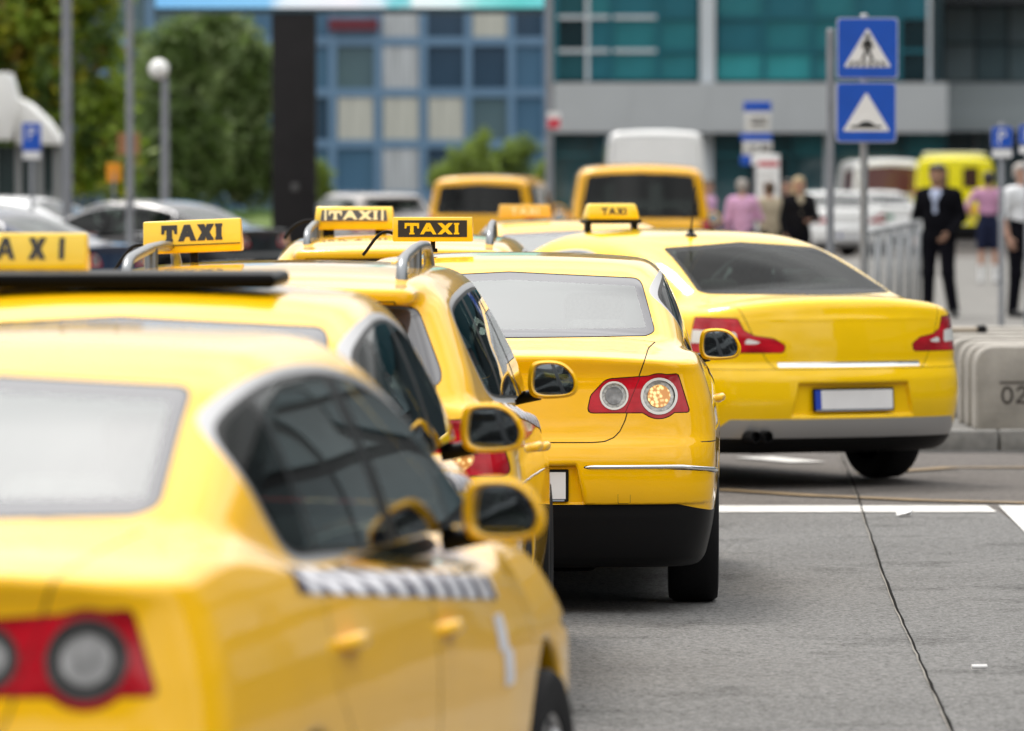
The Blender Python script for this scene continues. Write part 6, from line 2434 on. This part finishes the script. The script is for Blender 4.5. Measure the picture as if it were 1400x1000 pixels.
    o.rotation_euler = (0, 0, rz)
    tag(o, label, 'person', group)
    return o


def spot(px, py, z=.12):
    g = ground_at(px, py, z)
    return (g.x, g.y, z)


DARKHAIR = mat('dark_hair', (.018, .013, .010), rough=.6, noise=.2, nscale=40)
GREYHAIR = mat('grey_hair', (.30, .28, .26), rough=.7, noise=.2, nscale=40)
BLOND = mat('blond_hair', (.42, .33, .18), rough=.6, noise=.2, nscale=40)
BROWNH = mat('brown_hair', (.07, .04, .02), rough=.6, noise=.2, nscale=40)
SUIT = cloth('black_suit', (.005, .005, .007)); TROU = cloth('black_trousers', (.006, .006, .009)); PINK = cloth('pink_shirt', (.50, .26, .40)); PALEP = cloth('pale_pink_top', (.58, .34, .52))
NAVY = cloth('navy_shorts', (.016, .020, .045)); BEIGE = cloth('beige_jacket', (.42, .36, .26)); WSH = cloth('white_shirt', (.74, .75, .77)); PBL = cloth('pale_blue_shirt', (.42, .47, .62)); BLKJ = cloth('black_jacket', (.010, .010, .012))

# man in the dark suit, one foot stepped forward
person('man in a black suit and pale shirt standing before the yellow ambulance', spot(1283, 434), R(-24),
       dict(top=SUIT, legs=TROU, hair=DARKHAIR, skin=SKIN2, shirt=PBL, loose=.016),
       dict(hipR=(.09, 0, .94), hipL=(-.09, 0, .94), kneeR=(.12, -.05, .52), kneeL=(-.11, .0, .52), ankR=(.17, -.02, .09), ankL=(-.13, .04, .09), toeR=(.25, -.18, .035), toeL=(-.17, -.13, .035),
            wrR=(.18, -.19, .98), elR=(.25, .02, 1.17), wrL=(-.22, -.10, .93), elL=(-.26, .04, 1.17), head=(-.01, -.02, 1.665)), scale=1.015).scale = (1.14, 1.08, 1)
person('man seen from behind in a pink shirt and navy shorts, hands at his waist', spot(1351, 388), R(176),
       dict(top=PINK, legs=NAVY, hair=DARKHAIR, skin=SKIN, sock=SOCK, shoe=mat('white_trainer', (.6, .6, .6), rough=.6)),
       dict(elR=(.36, .06, 1.20), wrR=(.24, -.05, 1.04), elL=(-.36, .06, 1.20), wrL=(-.24, -.05, 1.04), shR=(.20, .01, 1.43), shL=(-.20, .01, 1.43)), shorts=True, bare_arm=True, scale=.98)
person('man in a white short sleeved shirt and black trousers at the right edge', spot(1398, 434), R(40),
       dict(top=WSH, legs=TROU, hair=GREYHAIR, skin=SKIN), dict(ankR=(.16, -.02, .09), toeR=(.2, -.19, .035), kneeR=(.13, -.04, .5)), bare_arm=True, scale=1.03).scale = (1.14, 1.1, 1)
WG_ = 'people waiting at the bus stop'
def stand(px, Y, top_py, rz, label, cl, pose=None, z=.12, **kw):
    c_ = at(px, top_py, Y)
    person(label, (c_.x, Y, z), rz, cl, pose, h=.017, scale=(c_.z - z) / 1.775, group=WG_, **kw)
stand(1015, 94, 246, R(165), 'grey haired person in a pale pink top beside the bus stop', dict(top=PALEP, legs=NAVY, hair=GREYHAIR, loose=.012), dict(elL=(-.27, -.08, 1.17), wrL=(-.10, -.24, 1.22)))
stand(1051, 95, 249, R(-150), 'person in a beige jacket seen from behind at the bus stop', dict(top=BEIGE, legs=TROU, hair=BROWNH, loose=.022), dict(elR=(.27, -.05, 1.18), wrR=(.16, -.22, 1.30)))
stand(1092, 93, 243, R(15), 'blond person in a black jacket right of the beige one', dict(top=BLKJ, legs=TROU, hair=BLOND, loose=.024, shirt=BEIGE), dict(elR=(.26, -.06, 1.16), wrR=(.12, -.22, 1.12)), hair='long')
stand(1076, 101, 246, R(-40), 'dark haired person in black half hidden behind the beige one', dict(top=BLKJ, legs=TROU, hair=DARKHAIR, loose=.014))
stand(968, 101, 247, R(60), 'person in a pale top half hidden behind the tall yellow van', dict(top=PALEP, legs=TROU, hair=BROWNH))
